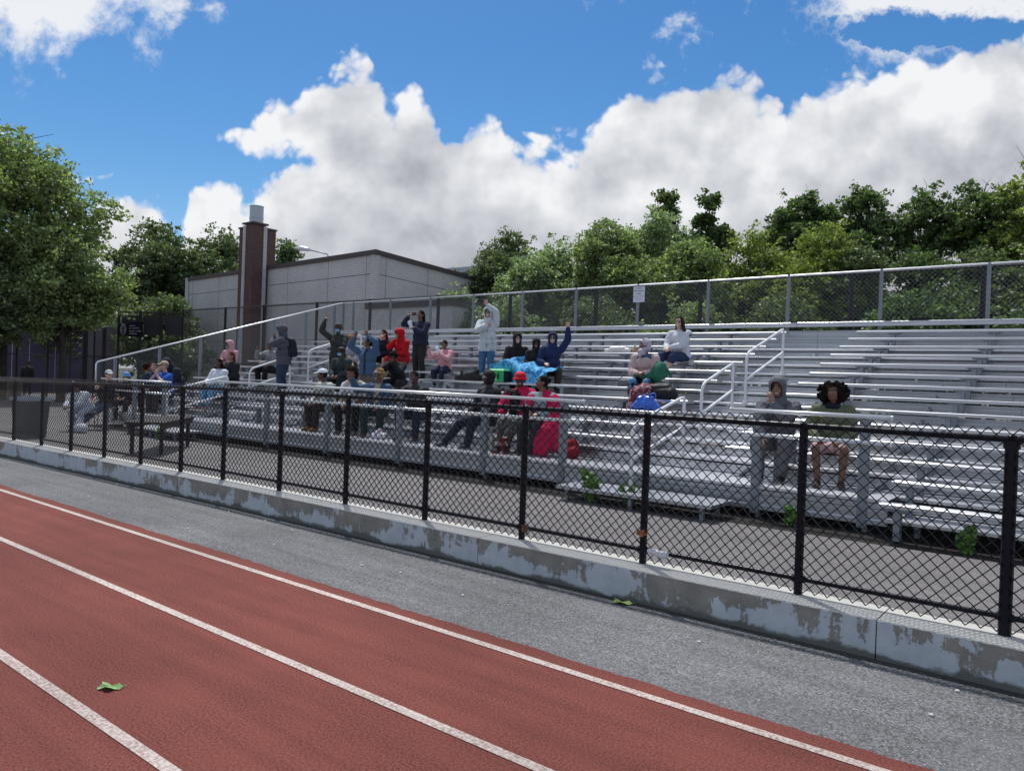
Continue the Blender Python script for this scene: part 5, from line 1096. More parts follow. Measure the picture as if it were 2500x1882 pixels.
person('waver', 'standing person in pale grey hooded fleece and blue jeans waving over the head', X=-12.25, s=1.0, face=34, head=(-8, 0, 0), lean=0, stand=True, **std(8), aL=(-0.02, 0.10, 0.36), elL=(1, 0.1, 0.5), hL='wave', aR=(-0.01, 0.20, -0.12), elR=(-1, 0.1, -0.6), hR='fist', top=(0.56, 0.60, 0.63), bottom=(0.06, 0.15, 0.29), shoe=BLK,
       skin='l', hood='wide', hair='short', glasses='sun', jacket_len=0.16, seed=19, haircol=(0.03, 0.02, 0.015))
p = PEOPLE['waver']; b = MB(); b.tube([p['nb']+p['Ft']*0.11-p['up']*0.05, p['chest']+p['Ft']*0.152, p['waist']+p['Ft']*0.158, p['P']+p['Ft']*0.165-np.array((0, 0, 0.12))], 0.006, 5); b.build('zip', BLKM := cloth(BLK), p['root'], loc=p['base'])
b = MB(); b.tube([p['waist']+p['L']*0.10+p['Ft']*0.14+np.array((0, 0, 0.05)), p['P']+p['L']*0.145+p['Ft']*0.135-np.array((0, 0, 0.04))], 0.006, 5); b.build('pocket_zip', BLKM, p['root'], loc=p['base'])
person('blackhood', 'laughing seated person in black hoodie behind the blue blanket', X=-11.0, s=0.96, face=44, head=(4, 8, 0), lean=4, **seat(7), aL=(0.16, 0.30, -0.38), aR=(-0.16, 0.30, -0.38), top=(0.018, 0.016, 0.018), bottom=BLK, skin='l', hood='wide', hair='short', seed=20)
person('hoodkid', 'seated child in black hood and glasses beside the person in navy', X=-10.43, s=0.84, face=30, head=(8, -4, 0), lean=6, **seat(7), top=(0.02, 0.02, 0.022), bottom=BLK, skin='b', hood='wide', hair='short', glasses='dark', seed=21)
person('navyarm', 'smiling seated person in navy hoodie and sunglasses with one arm raised high', X=-9.98, s=0.97, face=36, head=(-4, 2, 0), lean=4, **seat(7), aL=(0.33, 0.10, 0.42), elL=(1, 0, -0.2), hL='wave', aR=(-0.16, 0.26, -0.38), top=(0.018, 0.030, 0.095), bottom=(0.05, 0.04, 0.035), skin='l', hood='wide', hair='short', glasses='sun', seed=22)
person('scarf', 'seated person in lilac patterned headscarf and denim vest holding a green jacket', X=-7.25, s=0.98, face=16, head=(-58, 6, 0), lean=8, **seat(6), aL=(0.06, 0.27, -0.34), aR=(-0.08, 0.27, -0.36), hL='relax', feet=((0.06, 0.42, 0), (-0.14, 0.46, 0)), top=(0.50, 0.38, 0.36), bottom=(0.014, 0.016, 0.02), shoe=(0.22, 0.13, 0.08), skin='b', hair=None, cap='scarf', capcol=M['scarfp'], fat=1.08, seed=23)
p = PEOPLE['scarf']; Q = Blob(); Q.e(p['chest'], (0.208, 0.168, 0.18), np.array((p['L'], p['Ft'], p['up']))); Q.e(p['waist'], (0.205, 0.175, 0.18), np.array((p['L'], p['Ft'], p['up']))); Q.c(p['SL']*0.75+p['SR']*0.25, p['SR']*0.75+p['SL']*0.25, 0.100, 0.100)
p['child'](Q.mesh('vest', 0.012, 3, 0.004, 10, 4), 'vest', cloth((0.055, 0.10, 0.18)))
Q = Blob(); Q.c(p['HL'], p['KL'], 0.105, 0.09); Q.c(p['HR'], p['KR'], 0.105, 0.09); Q.c(p['KR'], p['KR']-np.array((0, 0, 0.10)), 0.085, 0.09); p['child'](Q.mesh('shorts', 0.012, 3, 0.003, 10, 6), 'shorts', cloth((0.10, 0.22, 0.38)))
Q = Blob(); a = p['nb']; L_, F_ = p['L'], p['F']; Z3 = np.array((0, 0, 1.))
Q.c(a+L_*0.24+F_*0.05-Z3*0.14, a+L_*0.34+F_*0.10-Z3*0.22, 0.045, 0.10); Q.c(a+L_*0.34+F_*0.10-Z3*0.22, a+L_*0.50+F_*0.02-Z3*0.36, 0.09, 0.04); Q.c(a+L_*0.30+F_*0.12-Z3*0.24, a+L_*0.14+F_*0.25-Z3*0.42, 0.09, 0.07); Q.c(a+L_*0.14+F_*0.25-Z3*0.42, a-L_*0.12+F_*0.28-Z3*0.40, 0.06, 0.03); Q.c(a+L_*0.32+F_*0.12-Z3*0.27, a+L_*0.27+F_*0.18-Z3*0.42, 0.12, 0.12); Q.c(a+L_*0.27+F_*0.18-Z3*0.42, a+L_*0.42+F_*0.10-Z3*0.40, 0.10, 0.06)
tag(put(Q.mesh('green_jacket', 0.012, 5, 0.006, 8, 3), 'green_jacket', cloth((0.03, 0.15, 0.095))), 'green jacket draped over the arm of the person in the lilac headscarf', 'jacket')
person('longhair', 'seated person with long dark wind blown hair, white sweatshirt and jeans on a high bench', X=-7.42, s=1.0, face=-4, head=(10, 0, 0), lean=12, **seat(9), aL=(-0.02, 0.32, -0.36), aR=(-0.10, 0.32, -0.38), feet=((-0.05, 0.55, 0), (-0.30, 0.52, 0)), top=(0.60, 0.62, 0.67), bottom=(0.028, 0.045, 0.10), legs='knee', shoe=(0.28, 0.13, 0.06), sole=(0.3, 0.2, 0.1), skin='l', hair='long', haircol=(0.014, 0.010, 0.009), glasses='dark', seed=24, fat=1.05)
p = PEOPLE['longhair']; Q = Blob(); hc = p['HC']
for k in range(4): Q.chainc([hc+p['L']*0.06+Z3*(0.03-0.02*k), hc+p['L']*(0.11+0.02*k)-Z3*(0.12+0.03*k), hc+p['L']*(0.13+0.04*k)-Z3*(0.26+0.02*k), hc+p['L']*(0.20+0.05*k)-Z3*(0.33-0.03*k)], [0.035, 0.032, 0.022, 0.006])
p['child'](Q.mesh('hair', 0.009, 1, 0.003, 30, 2), 'hair', cloth((0.014, 0.010, 0.009), 0.6, 0.3, 'hair', 60))
# ---- standing man with backpack and the group round him
person('backpacker', 'tall standing person in grey hooded jacket and dark jeans with black backpack, from behind', X=-17.95, s=1.05, face=-48, head=(-4, 0, 0), lean=4, stand=True, **std(5), aR=(0.0, 0.22, 0.0), aL=(0.03, 0.24, -0.02), elR=(-0.8, 0.4, -0.8), elL=(0.8, 0.4, -0.8), hL='face', hR='face', top=(0.085, 0.085, 0.105), bottom=(0.03, 0.05, 0.09), shoe=(0.06, 0.035, 0.025), skin='b', hood='wide', hair='short', fat=1.15, jacket_len=0.10, seed=25)
p = PEOPLE['backpacker']; bp = empty('backpack', tuple(p['chest']-p['F']*0.22), label='black backpack on the back of the tall person in the grey hooded jacket', cat='backpack'); Q = Blob(); c = p['chest']-p['F']*0.21
Q.c(c+Z3*0.10, c-Z3*0.22-p['F']*0.02, 0.115, 0.135); Q.c(c+Z3*0.06-p['F']*0.06, c-Z3*0.24-p['F']*0.09, 0.08, 0.10); Q.c(c+p['L']*0.05-Z3*0.2, c-p['L']*0.05-Z3*0.2, 0.12, 0.12)
o = put(Q.mesh('bag_body', 0.012, 3, 0.003, 12, 2), 'bag_body', cloth((0.012, 0.014, 0.020), 0.6), bp); 
for v in o.data.vertices: v.co -= Vector(bp.location)
for q in (-1, 1):
    b = MB(); b.tube([p['chest']-p['F']*0.17+p['L']*0.09*q+Z3*0.14-np.array(bp.location), p['SL' if q > 0 else 'SR']*0.75+p['nb']*0.25+Z3*0.085-np.array(bp.location), p['chest']+p['F']*0.16+p['L']*0.12*q-np.array(bp.location), p['chest']+p['F']*0.02+p['L']*0.21*q-Z3*0.16-np.array(bp.location), p['chest']-p['F']*0.16+p['L']*0.11*q-Z3*0.2-np.array(bp.location)], 0.017, 6); b.build('strap', cloth((0.012, 0.014, 0.020), 0.6), bp, smooth=True)
person('clapper', 'seated person in patterned top and black trousers half hidden by the backpack wearer', X=-19.75, s=1.0, face=10, head=(-20, 0, 0), lean=10, **seat(6), aR=(-0.16, 0.36, 0.0), hR='wave', aL=(0.05, 0.32, -0.34), top=pattern('grey_speckle', (0.35, 0.35, 0.36), (0.10, 0.10, 0.11), None, 40, 0.5), bottom=(0.012, 0.011, 0.012), skin='b', hair='short', seed=26)
person('whitehood', 'smiling seated person in white hoodie, pale blue jeans and pink shoes near the second handrail', X=-19.3, s=1.0, face=12, head=(4, 2, 0), lean=12, **seat(3), aL=(-0.05, 0.34, -0.38), aR=(-0.12, 0.34, -0.36), feet=((0.05, 0.50, 0), (-0.18, 0.52, 0)), top=(0.66, 0.68, 0.74), bottom=(0.20, 0.42, 0.62), shoe=(0.6, 0.28, 0.32), sole=(0.7, 0.5, 0.5), skin='d', hair='long', seed=27, fat=1.08)
person('auburn', 'seated person with auburn hair and black coat behind the one in the white hoodie', X=-19.77, s=1.0, face=8, head=(-4, 0, 0), lean=8, **seat(4), aR=(-0.06, 0.26, -0.08), top=(0.018, 0.018, 0.022), bottom=BLK, skin='m', hair='long', haircol=(0.10, 0.03, 0.015), seed=28)
person('pinkhood', 'seated person in pink hood and sunglasses in front of the brick building', X=-22.0, s=1.0, face=20, head=(-16, 0, 0), lean=6, **seat(6), aR=(-0.10, 0.28, -0.28), top=(0.55, 0.30, 0.33), bottom=BLK, skin='m', hood='wide', hair='short', glasses='sun', seed=29)
# ---- left end group
person('bowed', 'seated person in dark hooded jacket and denim shorts with blue cap, head bowed', X=-21.6, s=1.08, face=12, head=(0, -38, 0), lean=30, **seat(3), top=(0.020, 0.024, 0.036), bottom=(0.035, 0.08, 0.19), legs='knee', skin='m', hood='wide', hair='short', cap='cap', capcol=(0.04, 0.12, 0.30), seed=30, fat=1.15)
person('tancap', 'seated person in tan cap and bright blue shirt holding hands to the mouth', X=-21.0, s=1.07, face=6, head=(-14, 0, 0), lean=10, **seat(2), aR=(-0.03, 0.22, 0.0), aL=(0.02, 0.24, -0.02), hR='face', hL='face', elL=(0.8, 0.5, -1), elR=(-0.8, 0.5, -1), top=(0.03, 0.10, 0.44), sleeve='short', bottom=(0.05, 0.045, 0.04), skin='l', hair='short', haircol=(0.2, 0.19, 0.17), cap='cap', capcol=(0.40, 0.32, 0.22), seed=31)
person('navyman', 'seated person with short dark hair and navy jacket smiling beside the one in blue', X=-21.7, s=1.05, face=30, head=(6, 0, 0), lean=6, **seat(2), top=(0.022, 0.035, 0.075), bottom=BLK, skin='l', hair='short', haircol=(0.016, 0.010, 0.008), seed=32)
person('darkcurls', 'seated person with reddish black curls and grey jacket, seen from behind', X=-22.3, s=0.98, face=150, head=(10, 0, 0), lean=2, **seat(2), feet=((0.1, 0.20, 0), (-0.1, 0.20, 0)), top=(0.04, 0.04, 0.048), bottom=BLK, skin='m', hair='curly', haircol=(0.035, 0.010, 0.010), seed=33)
person('bluehat', 'seated person in pale blue bucket hat and sunglasses with long dark hair', X=-22.05, s=0.93, face=44, head=(12, 0, 0), lean=4, zseat=0.62, zfoot=0.17, Y=10.25, top=(0.022, 0.022, 0.026), bottom=BLK, skin='l', hair='long', cap='bucket', capcol=(0.10, 0.28, 0.52), glasses='sun', seed=34, haircol=(0.012, 0.01, 0.01))
person('greycap', 'seated person in pale grey cap and black jacket stretching out jeans clad legs', X=-21.15, s=1.0, face=10, head=(70, 0, 0), lean=-4, zseat=0.60, zfoot=0.0, Y=9.30, aL=(0.14, 0.30, -0.16), hL='hold', aR=(-0.1, 0.25, -0.4), feet=((0.0, 0.75, 0), (-0.30, 0.72, 0)), top=(0.016, 0.016, 0.019), bottom=(0.06, 0.10, 0.16), shoe=(0.4, 0.4, 0.42), skin='l', hair='short', cap='cap', capcol=(0.44, 0.46, 0.48), seed=35)
person('crouch', 'crouching person in white jacket and loose pale trousers beside the white grocery bag', X=-21.0, s=0.92, face=30, head=(10, -30, 0), lean=42, zseat=0.50, zfoot=0.0, Y=8.75, aL=(0.05, 0.34, -0.36), aR=(-0.10, 0.34, -0.36), feet=((0.10, 0.30, 0), (-0.14, 0.28, 0)), top=(0.60, 0.62, 0.70), bottom=(0.50, 0.54, 0.66), shoe=(0.10, 0.12, 0.10), skin='b', hair='bun', seed=36)
person('passer', 'person with dark hair far behind the fence by the purple wall', X=-44.6, s=0.95, face=60, stand=True, zseat=0, zfoot=0.0, Y=15.6, top=(0.03, 0.03, 0.03), bottom=BLK, skin='d', hair='curly', seed=37, group='people in the park')
# low seats under the two people in front of the guard rail
for i, (x, y, z, lab) in enumerate(((-22.05, 10.25, 0.62, None), (-21.15, 9.30, 0.60, 'low grey stool under the person in the pale grey cap'), (-21.0, 8.75, 0.50, 'low crate under the crouching person in white'))):
    if lab is None: continue
    t = empty('stool', (x, y, 0), label=lab, cat='stool'); b = MB(); b.box((-0.2, -0.17, z-0.05), (0.2, 0.17, z-0.004)); b.build('seat', M['galv'], t); 
    for q in ((-.17, -.14), (.17, -.14), (-.17, .14), (.17, .14)): b = MB(); b.tube([(q[0], q[1], 0), (q[0]*0.9, q[1]*0.9, z-0.05)], 0.013, 6); b.build('leg', M['galv'], t)
# ------------------------------------------------------------------ things
def blobthing(name, label, cat, parts, m, vox=0.012, noise=0.006, ns=10, seed=0, zmin=None, sm=3):
    Q = Blob()
    for a in parts:
        if len(a) == 4: Q.c(*a)
        else: Q.e(*a)
    return tag(put(Q.mesh(name, vox, sm, noise, ns, seed, zmin=zmin), name, m), label, cat)
# blue blanket over three laps
def blanket():
    n, k = 90, 60; V = []; x0, x1 = -11.35, -9.58; z7 = zs(7); y7 = ys(7)
    for i in range(n):
        u = i/(n-1); x = x0+(x1-x0)*u
        lap = 0.20+0.16*math.exp(-((u-0.28)/0.16)**2)+0.10*math.exp(-((u-0.62)/0.12)**2)-0.05*u
        hang = 0.50-0.30*max(0, u-0.62)/0.38+0.05*math.sin(u*9)-0.28*max(0, 0.10-u)/0.10
        for j in range(k):
            v = j/(k-1)
            if v < 0.5: t = v/0.5; y = y7+0.16-0.53*t; z = z7+lap-0.02*t+0.10*(1-t)**2*(0.4+0.6*math.exp(-((u-0.28)/0.2)**2))
            else: t = (v-0.5)/0.5; y = y7-0.37-(0.20 if u > 0.5 else 0.20*max(0, (u-0.35)/0.15) if u > 0.35 else 0.0)*math.sin(min(1, t*2)*math.pi/2)-0.02*t; z = z7+lap-0.02-hang*t**1.25
            w = 0.018*math.sin(u*46+3*math.sin(v*6+u*5))*(0.3+v)+0.012*math.sin(u*85+v*9+2)+0.022*math.sin(u*17+v*13)
            V.append((x+0.05*math.sin(v*7+u*4), y-w*0.8, z+w*0.6))
    F = [(i*k+j, i*k+j+1, (i+1)*k+j+1, (i+1)*k+j) for i in range(n-1) for j in range(k-1)]
    b = MB(); b.add(V, F); o = b.build('blanket', M['bluep'], smooth=True); s_ = o.modifiers.new('s', 'SOLIDIFY'); s_.thickness = 0.014; return tag(o, 'bright blue patterned blanket spread over the laps of the hooded people', 'blanket')
blanket()
# green insulated bag with its lettering
gb = empty('delivery_bag', (-10.90, 13.42, zs(6)), 0.10, label='green insulated bag with white lettering on the bench in front of the blue blanket', cat='bag')
G = mat('green_nylon', (0.012, 0.36, 0.10), rough=0.5, var=0.08, scale=14, bump=0.3, bscale=12)
b = MB(); b.box((-0.25, -0.19, 0.0), (0.20, 0.13, 0.26)); b.add([(-0.25, -0.19, 0.26), (0.20, -0.19, 0.26), (0.20, 0.13, 0.26), (-0.25, 0.13, 0.26), (-0.20, -0.12, 0.30), (0.15, -0.12, 0.30), (0.15, 0.09, 0.30), (-0.20, 0.09, 0.30)], [(4, 5, 6, 7), (0, 1, 5, 4), (1, 2, 6, 5), (2, 3, 7, 6), (3, 0, 4, 7)])
o = b.build('body', G, gb); k = o.modifiers.new('b', 'BEVEL'); k.width = 0.018; k.segments = 3
b = MB(); b.box((0.202, -0.185, 0.005), (0.212, 0.125, 0.25)); b.build('side_panel', cloth((0.02, 0.022, 0.03)), gb)
for x in (-0.20, 0.06):
    b = MB(); b.tube([(x, -0.197, 0.20), (x, -0.203, 0.06)], 0.014, 6); b.build('strap', cloth(BLK), gb)
def text(s_, size, m, parent, loc, rot=(R(90), 0, 0), name='lettering', ext=0.001, al='LEFT'):
    cu = bpy.data.curves.new('t', 'FONT'); cu.body = s_; cu.size = size; cu.extrude = ext; cu.align_x = al; o = bpy.data.objects.new('t', cu); COL.objects.link(o)
    me = bpy.data.meshes.new_from_object(o.evaluated_get(bpy.context.evaluated_depsgraph_get())); bpy.data.objects.remove(o); me.name = name; me.materials.clear(); me.materials.append(m)
    o = bpy.data.objects.new(name, me); COL.objects.link(o); o.location = loc; o.rotation_euler = rot
    if parent: o.parent = parent
    return o
TW = mat('white_print', (0.75, 0.75, 0.75), rough=0.7); TG = mat('dark_green_print', (0.02, 0.12, 0.05), rough=0.7)
text('Uber', 0.115, TG, gb, (-0.165, -0.196, 0.125)); text('Eats', 0.115, TW, gb, (-0.165, -0.196, 0.035))
Z_ = np.array((0, 0, 1.))
blobthing('duffel_bag', 'crumpled black duffel bag on the bench left of the green bag', 'bag', [((-12.28, 13.50, zs(6)+0.07), (-11.60, 13.50, zs(6)+0.08), 0.09, 0.11), ((-12.0, 13.52, zs(6)+0.12), (-11.7, 13.5, zs(6)+0.14), 0.10, 0.12), ((-12.1, 13.46, zs(6)+0.14), (-12.15, 13.46, zs(6)+0.26), 0.06, 0.02), ((-11.75, 13.46, zs(6)+0.16), (-11.62, 13.46, zs(6)+0.25), 0.08, 0.04)], cloth((0.016, 0.016, 0.018), 0.5), seed=3, zmin=zs(6)+0.001)
blobthing('snack_tub', 'small white tub with dark lid beside the green bag', 'tub', [((-10.80, 13.40, zs(6)+0.02), (-10.80, 13.40, zs(6)+0.09), 0.05, 0.06)], cloth((0.6, 0.6, 0.6)), noise=0.002, zmin=zs(6)+0.001)
bg_ = empty('handbag', (-7.72, 13.50, zs(6)), label='grey and black shoulder bag hanging at the side of the person in the lilac headscarf', cat='bag')
o = put(Blob().c((-0.14, 0, 0.05), (0.14, 0, 0.08), 0.05, 0.055).c((-0.13, 0, 0.09), (0.13, 0, 0.12), 0.045, 0.05).mesh('body', 0.01, 3, 0.003, 12), 'body', cloth((0.14, 0.14, 0.145), 0.5), bg_)
b = MB(); b.tube([(-0.14, -0.03, 0.13), (0.05, -0.02, 0.30), (0.30, 0.02, 0.46)], 0.008, 5); b.build('strap', cloth(BLK), bg_)
blobthing('black_holdall', 'bulging black holdall on the bench below the person in the lilac headscarf', 'bag', [((-6.75, 12.86, zs(5)+0.10), (-6.40, 12.86, zs(5)+0.10), 0.14, 0.15), ((-6.75, 12.86, zs(5)+0.18), (-6.45, 12.86, zs(5)+0.20), 0.11, 0.10)], cloth((0.015, 0.015, 0.016), 0.5), seed=5, zmin=zs(5)+0.001)
blobthing('plaid_shirt', 'maroon and white plaid shirt heaped beside the black holdall', 'shirt', [((-7.05, 12.80, zs(5)+0.10), (-6.85, 12.78, zs(5)+0.16), 0.13, 0.13), ((-7.0, 12.62, zs(5)+0.10), (-7.02, 12.55, zs(5)-0.16), 0.11, 0.08), ((-6.95, 12.8, zs(5)+0.2), (-6.8, 12.8, zs(5)+0.22), 0.09, 0.06)], M['plaid'], noise=0.012, seed=6)
pbm = mat('blue_plastic', (0.015, 0.11, 0.56), rough=0.25, spec=0.7, bump=0.5, bscale=9)
bb = empty('plastic_bag', (-6.55, 12.2, zs(4)), label='shiny bright blue plastic bag with loop handles on the bench by the first handrail', cat='bag')
put(Blob().c((-0.22, 0, 0.05), (0.20, 0, 0.05), 0.06, 0.09).c((-0.12, 0, 0.10), (0.16, 0, 0.10), 0.10, 0.10).c((-0.08, 0, 0.2), (-0.02, 0, 0.27), 0.09, 0.02).c((0.05, 0, 0.18), (0.12, 0, 0.2), 0.09, 0.06).mesh('body', 0.011, 3, 0.008, 9, 3, zmin=0.001), 'body', pbm, bb)
b = MB(); b.tube([(0.06, -0.02, 0.20), (0.10, -0.03, 0.29), (0.19, -0.03, 0.32), (0.22, -0.02, 0.27), (0.15, 0.0, 0.2)], 0.014, 7); b.build('handle', pbm, bb, smooth=True)
wb = mat('white_plastic', (0.80, 0.77, 0.72), rough=0.35, spec=0.5)
blobthing('plastic_bag', 'white plastic bag lying on a high bench left of the long haired person', 'bag', [((-9.72, 16.02, zs(10)+0.05), (-9.10, 16.02, zs(10)+0.06), 0.05, 0.06), ((-9.55, 16.02, zs(10)+0.09), (-9.25, 16.02, zs(10)+0.10), 0.085, 0.08)], wb, seed=8, noise=0.008, zmin=zs(10)+0.001)
jb = empty('juice_bottle', (-8.93, 16.02, zs(10)), label='small orange juice bottle beside the white bag on the high bench', cat='bottle')
b = MB(); b.tube([(0, 0, 0.001), (0, 0, 0.13), (0, 0, 0.16), (0, 0, 0.175)], [0.034, 0.034, 0.02, 0.016], 12); b.build('body', mat('orange_juice', (0.62, 0.27, 0.05), rough=0.2), jb, smooth=True); b = MB(); b.tube([(0, 0, 0.175), (0, 0, 0.20)], 0.018, 10); b.build('cap', TW, jb)
blobthing('plastic_bag', 'white and pink plastic bag at the feet of the waving person with blond braids', 'bag', [((-11.72, 10.42, dz(2)+0.06), (-11.42, 10.40, dz(2)+0.06), 0.07, 0.08), ((-11.55, 10.40, dz(2)+0.12), (-11.5, 10.4, dz(2)+0.22), 0.08, 0.02)], pattern('white_pink_film', (0.62, 0.62, 0.66), (0.62, 0.62, 0.66), (0.6, 0.12, 0.2), 7, 0.56, 0.4), seed=9, noise=0.009, zmin=dz(2)+0.001)
blobthing('red_bag', 'dark red tote bag standing on the footboard by the crimson blankets', 'bag', [((-8.62, 10.62, dz(2)+0.08), (-8.42, 10.60, dz(2)+0.10), 0.075, 0.08), ((-8.6, 10.62, dz(2)+0.18), (-8.45, 10.6, dz(2)+0.2), 0.05, 0.05)], cloth((0.30, 0.012, 0.02)), seed=10, zmin=dz(2)+0.001)
boxthing('carton', 'cream carton standing beside the dark red tote bag', 'carton', (-8.86, 10.70, dz(2)+0.136), (0.05, 0, 0), (0, 0.04, 0), (0, 0, 0.13), cloth((0.60, 0.57, 0.48)))
blobthing('red_cloth', 'dark red cloth heaped under the bench right of the long crimson blanket', 'cloth', [((-7.30, 10.72, dz(2)+0.10), (-7.05, 10.70, dz(2)+0.11), 0.11, 0.11), ((-7.2, 10.75, dz(2)+0.2), (-7.1, 10.75, dz(2)+0.24), 0.1, 0.09)], cloth((0.25, 0.006, 0.02)), seed=13, noise=0.012, zmin=dz(2)+0.001)
blobthing('dark_fleece', 'black fluffy fleece lying on the row behind the person in the black headscarf', 'fleece', [((-10.02, 11.55, zs(3)+0.05), (-9.78, 11.55, zs(3)+0.06), 0.07, 0.08)], cloth((0.012, 0.012, 0.013)), seed=14, noise=0.014, ns=22, zmin=zs(3)+0.001)
boxthing('speaker_box', 'small black box lying on the back rail at the right', 'box', (-3.32, 18.385, 3.345), (0.19, 0, 0), (0, 0.02, 0), (0, 0, 0.028), cloth((0.02, 0.02, 0.022)))
blobthing('tote_bag', 'beige tote bag hanging from the arm of the person with the brown hat', 'bag', [((-15.98, 13.22, 2.18), (-15.93, 13.22, 1.92), 0.03, 0.13), ((-16.05, 13.22, 1.9), (-15.85, 13.22, 1.9), 0.07, 0.07)], cloth((0.42, 0.32, 0.20)), noise=0.003)
# sign on the back fence
sg = empty('notice_sign', (-10.21, 18.44, 4.17), label='small white notice sign fixed to the back fence post', cat='sign')
b = MB(); b.box((-0.175, -0.006, -0.215), (0.175, 0.0, 0.215)); b.build('panel', mat('sign_white', (0.62, 0.64, 0.72), rough=0.5), sg)
rr = random.Random(4); b = MB()
for k, (z, ws, hh) in enumerate(((0.165, (0.22,), 0.022), (0.095, (0.09, 0.08, 0.07), 0.030), (0.020, (0.15,), 0.026), (-0.055, (0.10, 0.06, 0.10), 0.014), (-0.130, (0.07, 0.09), 0.022))):
    x = -(sum(ws)+0.02*(len(ws)-1))/2
    for w_ in ws:
        n_ = int(w_/0.016)
        for q in range(n_): hz = hh*(0.6+0.4*rr.random()); b.box((x+q*0.016, -0.0085, z-hz/2), (x+q*0.016+0.010, -0.0065, z+hz/2))
        x += w_+0.02
b.build('printed_line', mat('sign_ink', (0.05, 0.05, 0.09), rough=0.6), sg)
# banner and grey screens on the tall fence at the left
bn = empty('banner', (-39.6, 18.55, 3.6), R(-27+180-180), label='black banner with white ball shaped emblem and lettering on the tall fence', cat='banner')
bn.rotation_euler = (0, 0, math.atan2(-0.6, -0.8)+math.pi)
b = MB(); V = []; n_ = 14
for i in range(n_):
    u = i/(n_-1); x = -0.62+1.24*u; yb = -0.05+0.03*math.sin(u*9); V += [(x, yb, -0.36+0.02*math.sin(u*7)), (x, yb-0.01, 0.30+0.10*u*u-0.03*math.sin(u*6))]
b.add(V, [(2*i, 2*i+2, 2*i+3, 2*i+1) for i in range(n_-1)]); o = b.build('cloth', cloth((0.012, 0.012, 0.02)), bn); k = o.modifiers.new('s', 'SOLIDIFY'); k.thickness = 0.01
wm = mat('banner_print', (0.34, 0.36, 0.40), rough=0.8); b = MB()
for r_, rz in ((0.15, 0.27), (0.10, 0.20)): b.tube([(-0.38+r_*math.sin(a), -0.10, -0.02+rz*(math.cos(a) if abs(math.cos(a)) < 0.9 else math.copysign(1.0, math.cos(a)))) for a in np.linspace(0, 2*math.pi, 25)[:-1]], 0.012, 4, closed=True)
for z in (0.09, -0.05, -0.11): b.tube([(-0.53, -0.105, z), (-0.23, -0.105, z)], 0.010, 4)
b.build('emblem', wm, bn); text('PTOP', 0.13, wm, bn, (-0.53, -0.112, -0.03))
b = MB()
for z, ws, sl_2 in ((0.17, (0.34,), 0.10), (0.05, (0.10, 0.36), 0.07), (-0.09, (0.30, 0.05, 0.18), 0.03), (-0.22, (0.42,), 0.0)):
    x = -0.06
    for w_ in ws:
        for q in range(int(w_/0.045)): hz = 0.07*(0.65+0.35*rr.random()); zz = z+sl_2*(x+q*0.045); b.box((x+q*0.045, -0.108, zz-hz/2), (x+q*0.045+0.030, -0.103, zz+hz/2))
        x += w_+0.04
b.build('printed_line', wm, bn)
for i, (t0, t1, lab) in enumerate(((0.02, 0.30, 'grey windscreen panel nearest the brick building on the tall fence'), (0.36, 0.63, 'middle grey windscreen panel on the tall fence'), (0.69, 0.98, 'grey windscreen panel behind the black banner'))):
    a = pa+(pb-pa)*t0; c = pa+(pb-pa)*t1; b = MB(); b.add([(a[0]-0.07, a[1]+0.12, 3.35), (c[0]-0.07, c[1]+0.12, 3.35), (c[0]-0.07, c[1]+0.12, 4.35), (a[0]-0.07, a[1]+0.12, 4.35)], [(0, 1, 2, 3)]); o = b.build('screen', mat('grey_mesh_screen', (0.07, 0.07, 0.085), rough=0.9)); k = o.modifiers.new('s', 'SOLIDIFY'); k.thickness = 0.01; tag(o, lab, 'screen', 'screens on the tall fence')
# trash bin, table, grocery bag
tb_ = empty('trash_bin', (-19.35, 6.85, 0), R(20), label='dark green trash bin with pale blue rim behind the fence at the far left', cat='bin')
b = MB(); b.add([(-0.27, -0.25, 0), (0.27, -0.25, 0), (0.27, 0.25, 0), (-0.27, 0.25, 0), (-0.33, -0.30, 0.86), (0.33, -0.30, 0.86), (0.33, 0.30, 0.86), (-0.33, 0.30, 0.86)], [(0, 3, 2, 1), (0, 1, 5, 4), (1, 2, 6, 5), (2, 3, 7, 6), (3, 0, 4, 7), (4, 5, 6, 7)]); b.build('body', mat('bin_green', (0.030, 0.048, 0.050), rough=0.5, var=0.2, scale=5), tb_)
b = MB()
for x0, y0, x1, y1 in ((-0.36, -0.33, 0.36, -0.29), (-0.36, 0.29, 0.36, 0.33), (-0.36, -0.29, -0.32, 0.29), (0.32, -0.29, 0.36, 0.29)): b.box((x0, y0, 0.84), (x1, y1, 0.92))
b.build('rim', mat('pale_blue_rim', (0.30, 0.42, 0.50), rough=0.4), tb_); tb_.scale = (0.86, 0.86, 1.0)
tl = empty('table', (-15.4, 7.9, 0), math.atan2(3.0, -3.2), label='long dark wooden table behind the fence near the left end', cat='table')
b = MB()
for k in range(5): b.box((-1.15, -0.36+k*0.145, 0.60), (1.15, -0.225+k*0.145, 0.64))
b.build('tabletop', mat('dark_wood', (0.028, 0.022, 0.018), rough=0.7, var=0.3, scale=5, streak=(0.4, 6, 6)), tl); b = MB(); b.box((-1.1, -0.33, 0.50), (1.1, -0.30, 0.598)); b.box((-1.1, 0.30, 0.50), (1.1, 0.33, 0.598)); b.build('apron', mat('dark_wood_apron', (0.05, 0.04, 0.03), rough=0.7), tl)
for q in ((-0.95, -0.27), (0.95, -0.27), (-0.95, 0.27), (0.95, 0.27)):
    b = MB(); b.box((q[0]-0.03, q[1]-0.03, 0.0), (q[0]+0.03, q[1]+0.03, 0.595)); b.build('leg', cloth((0.02, 0.02, 0.022)), tl)
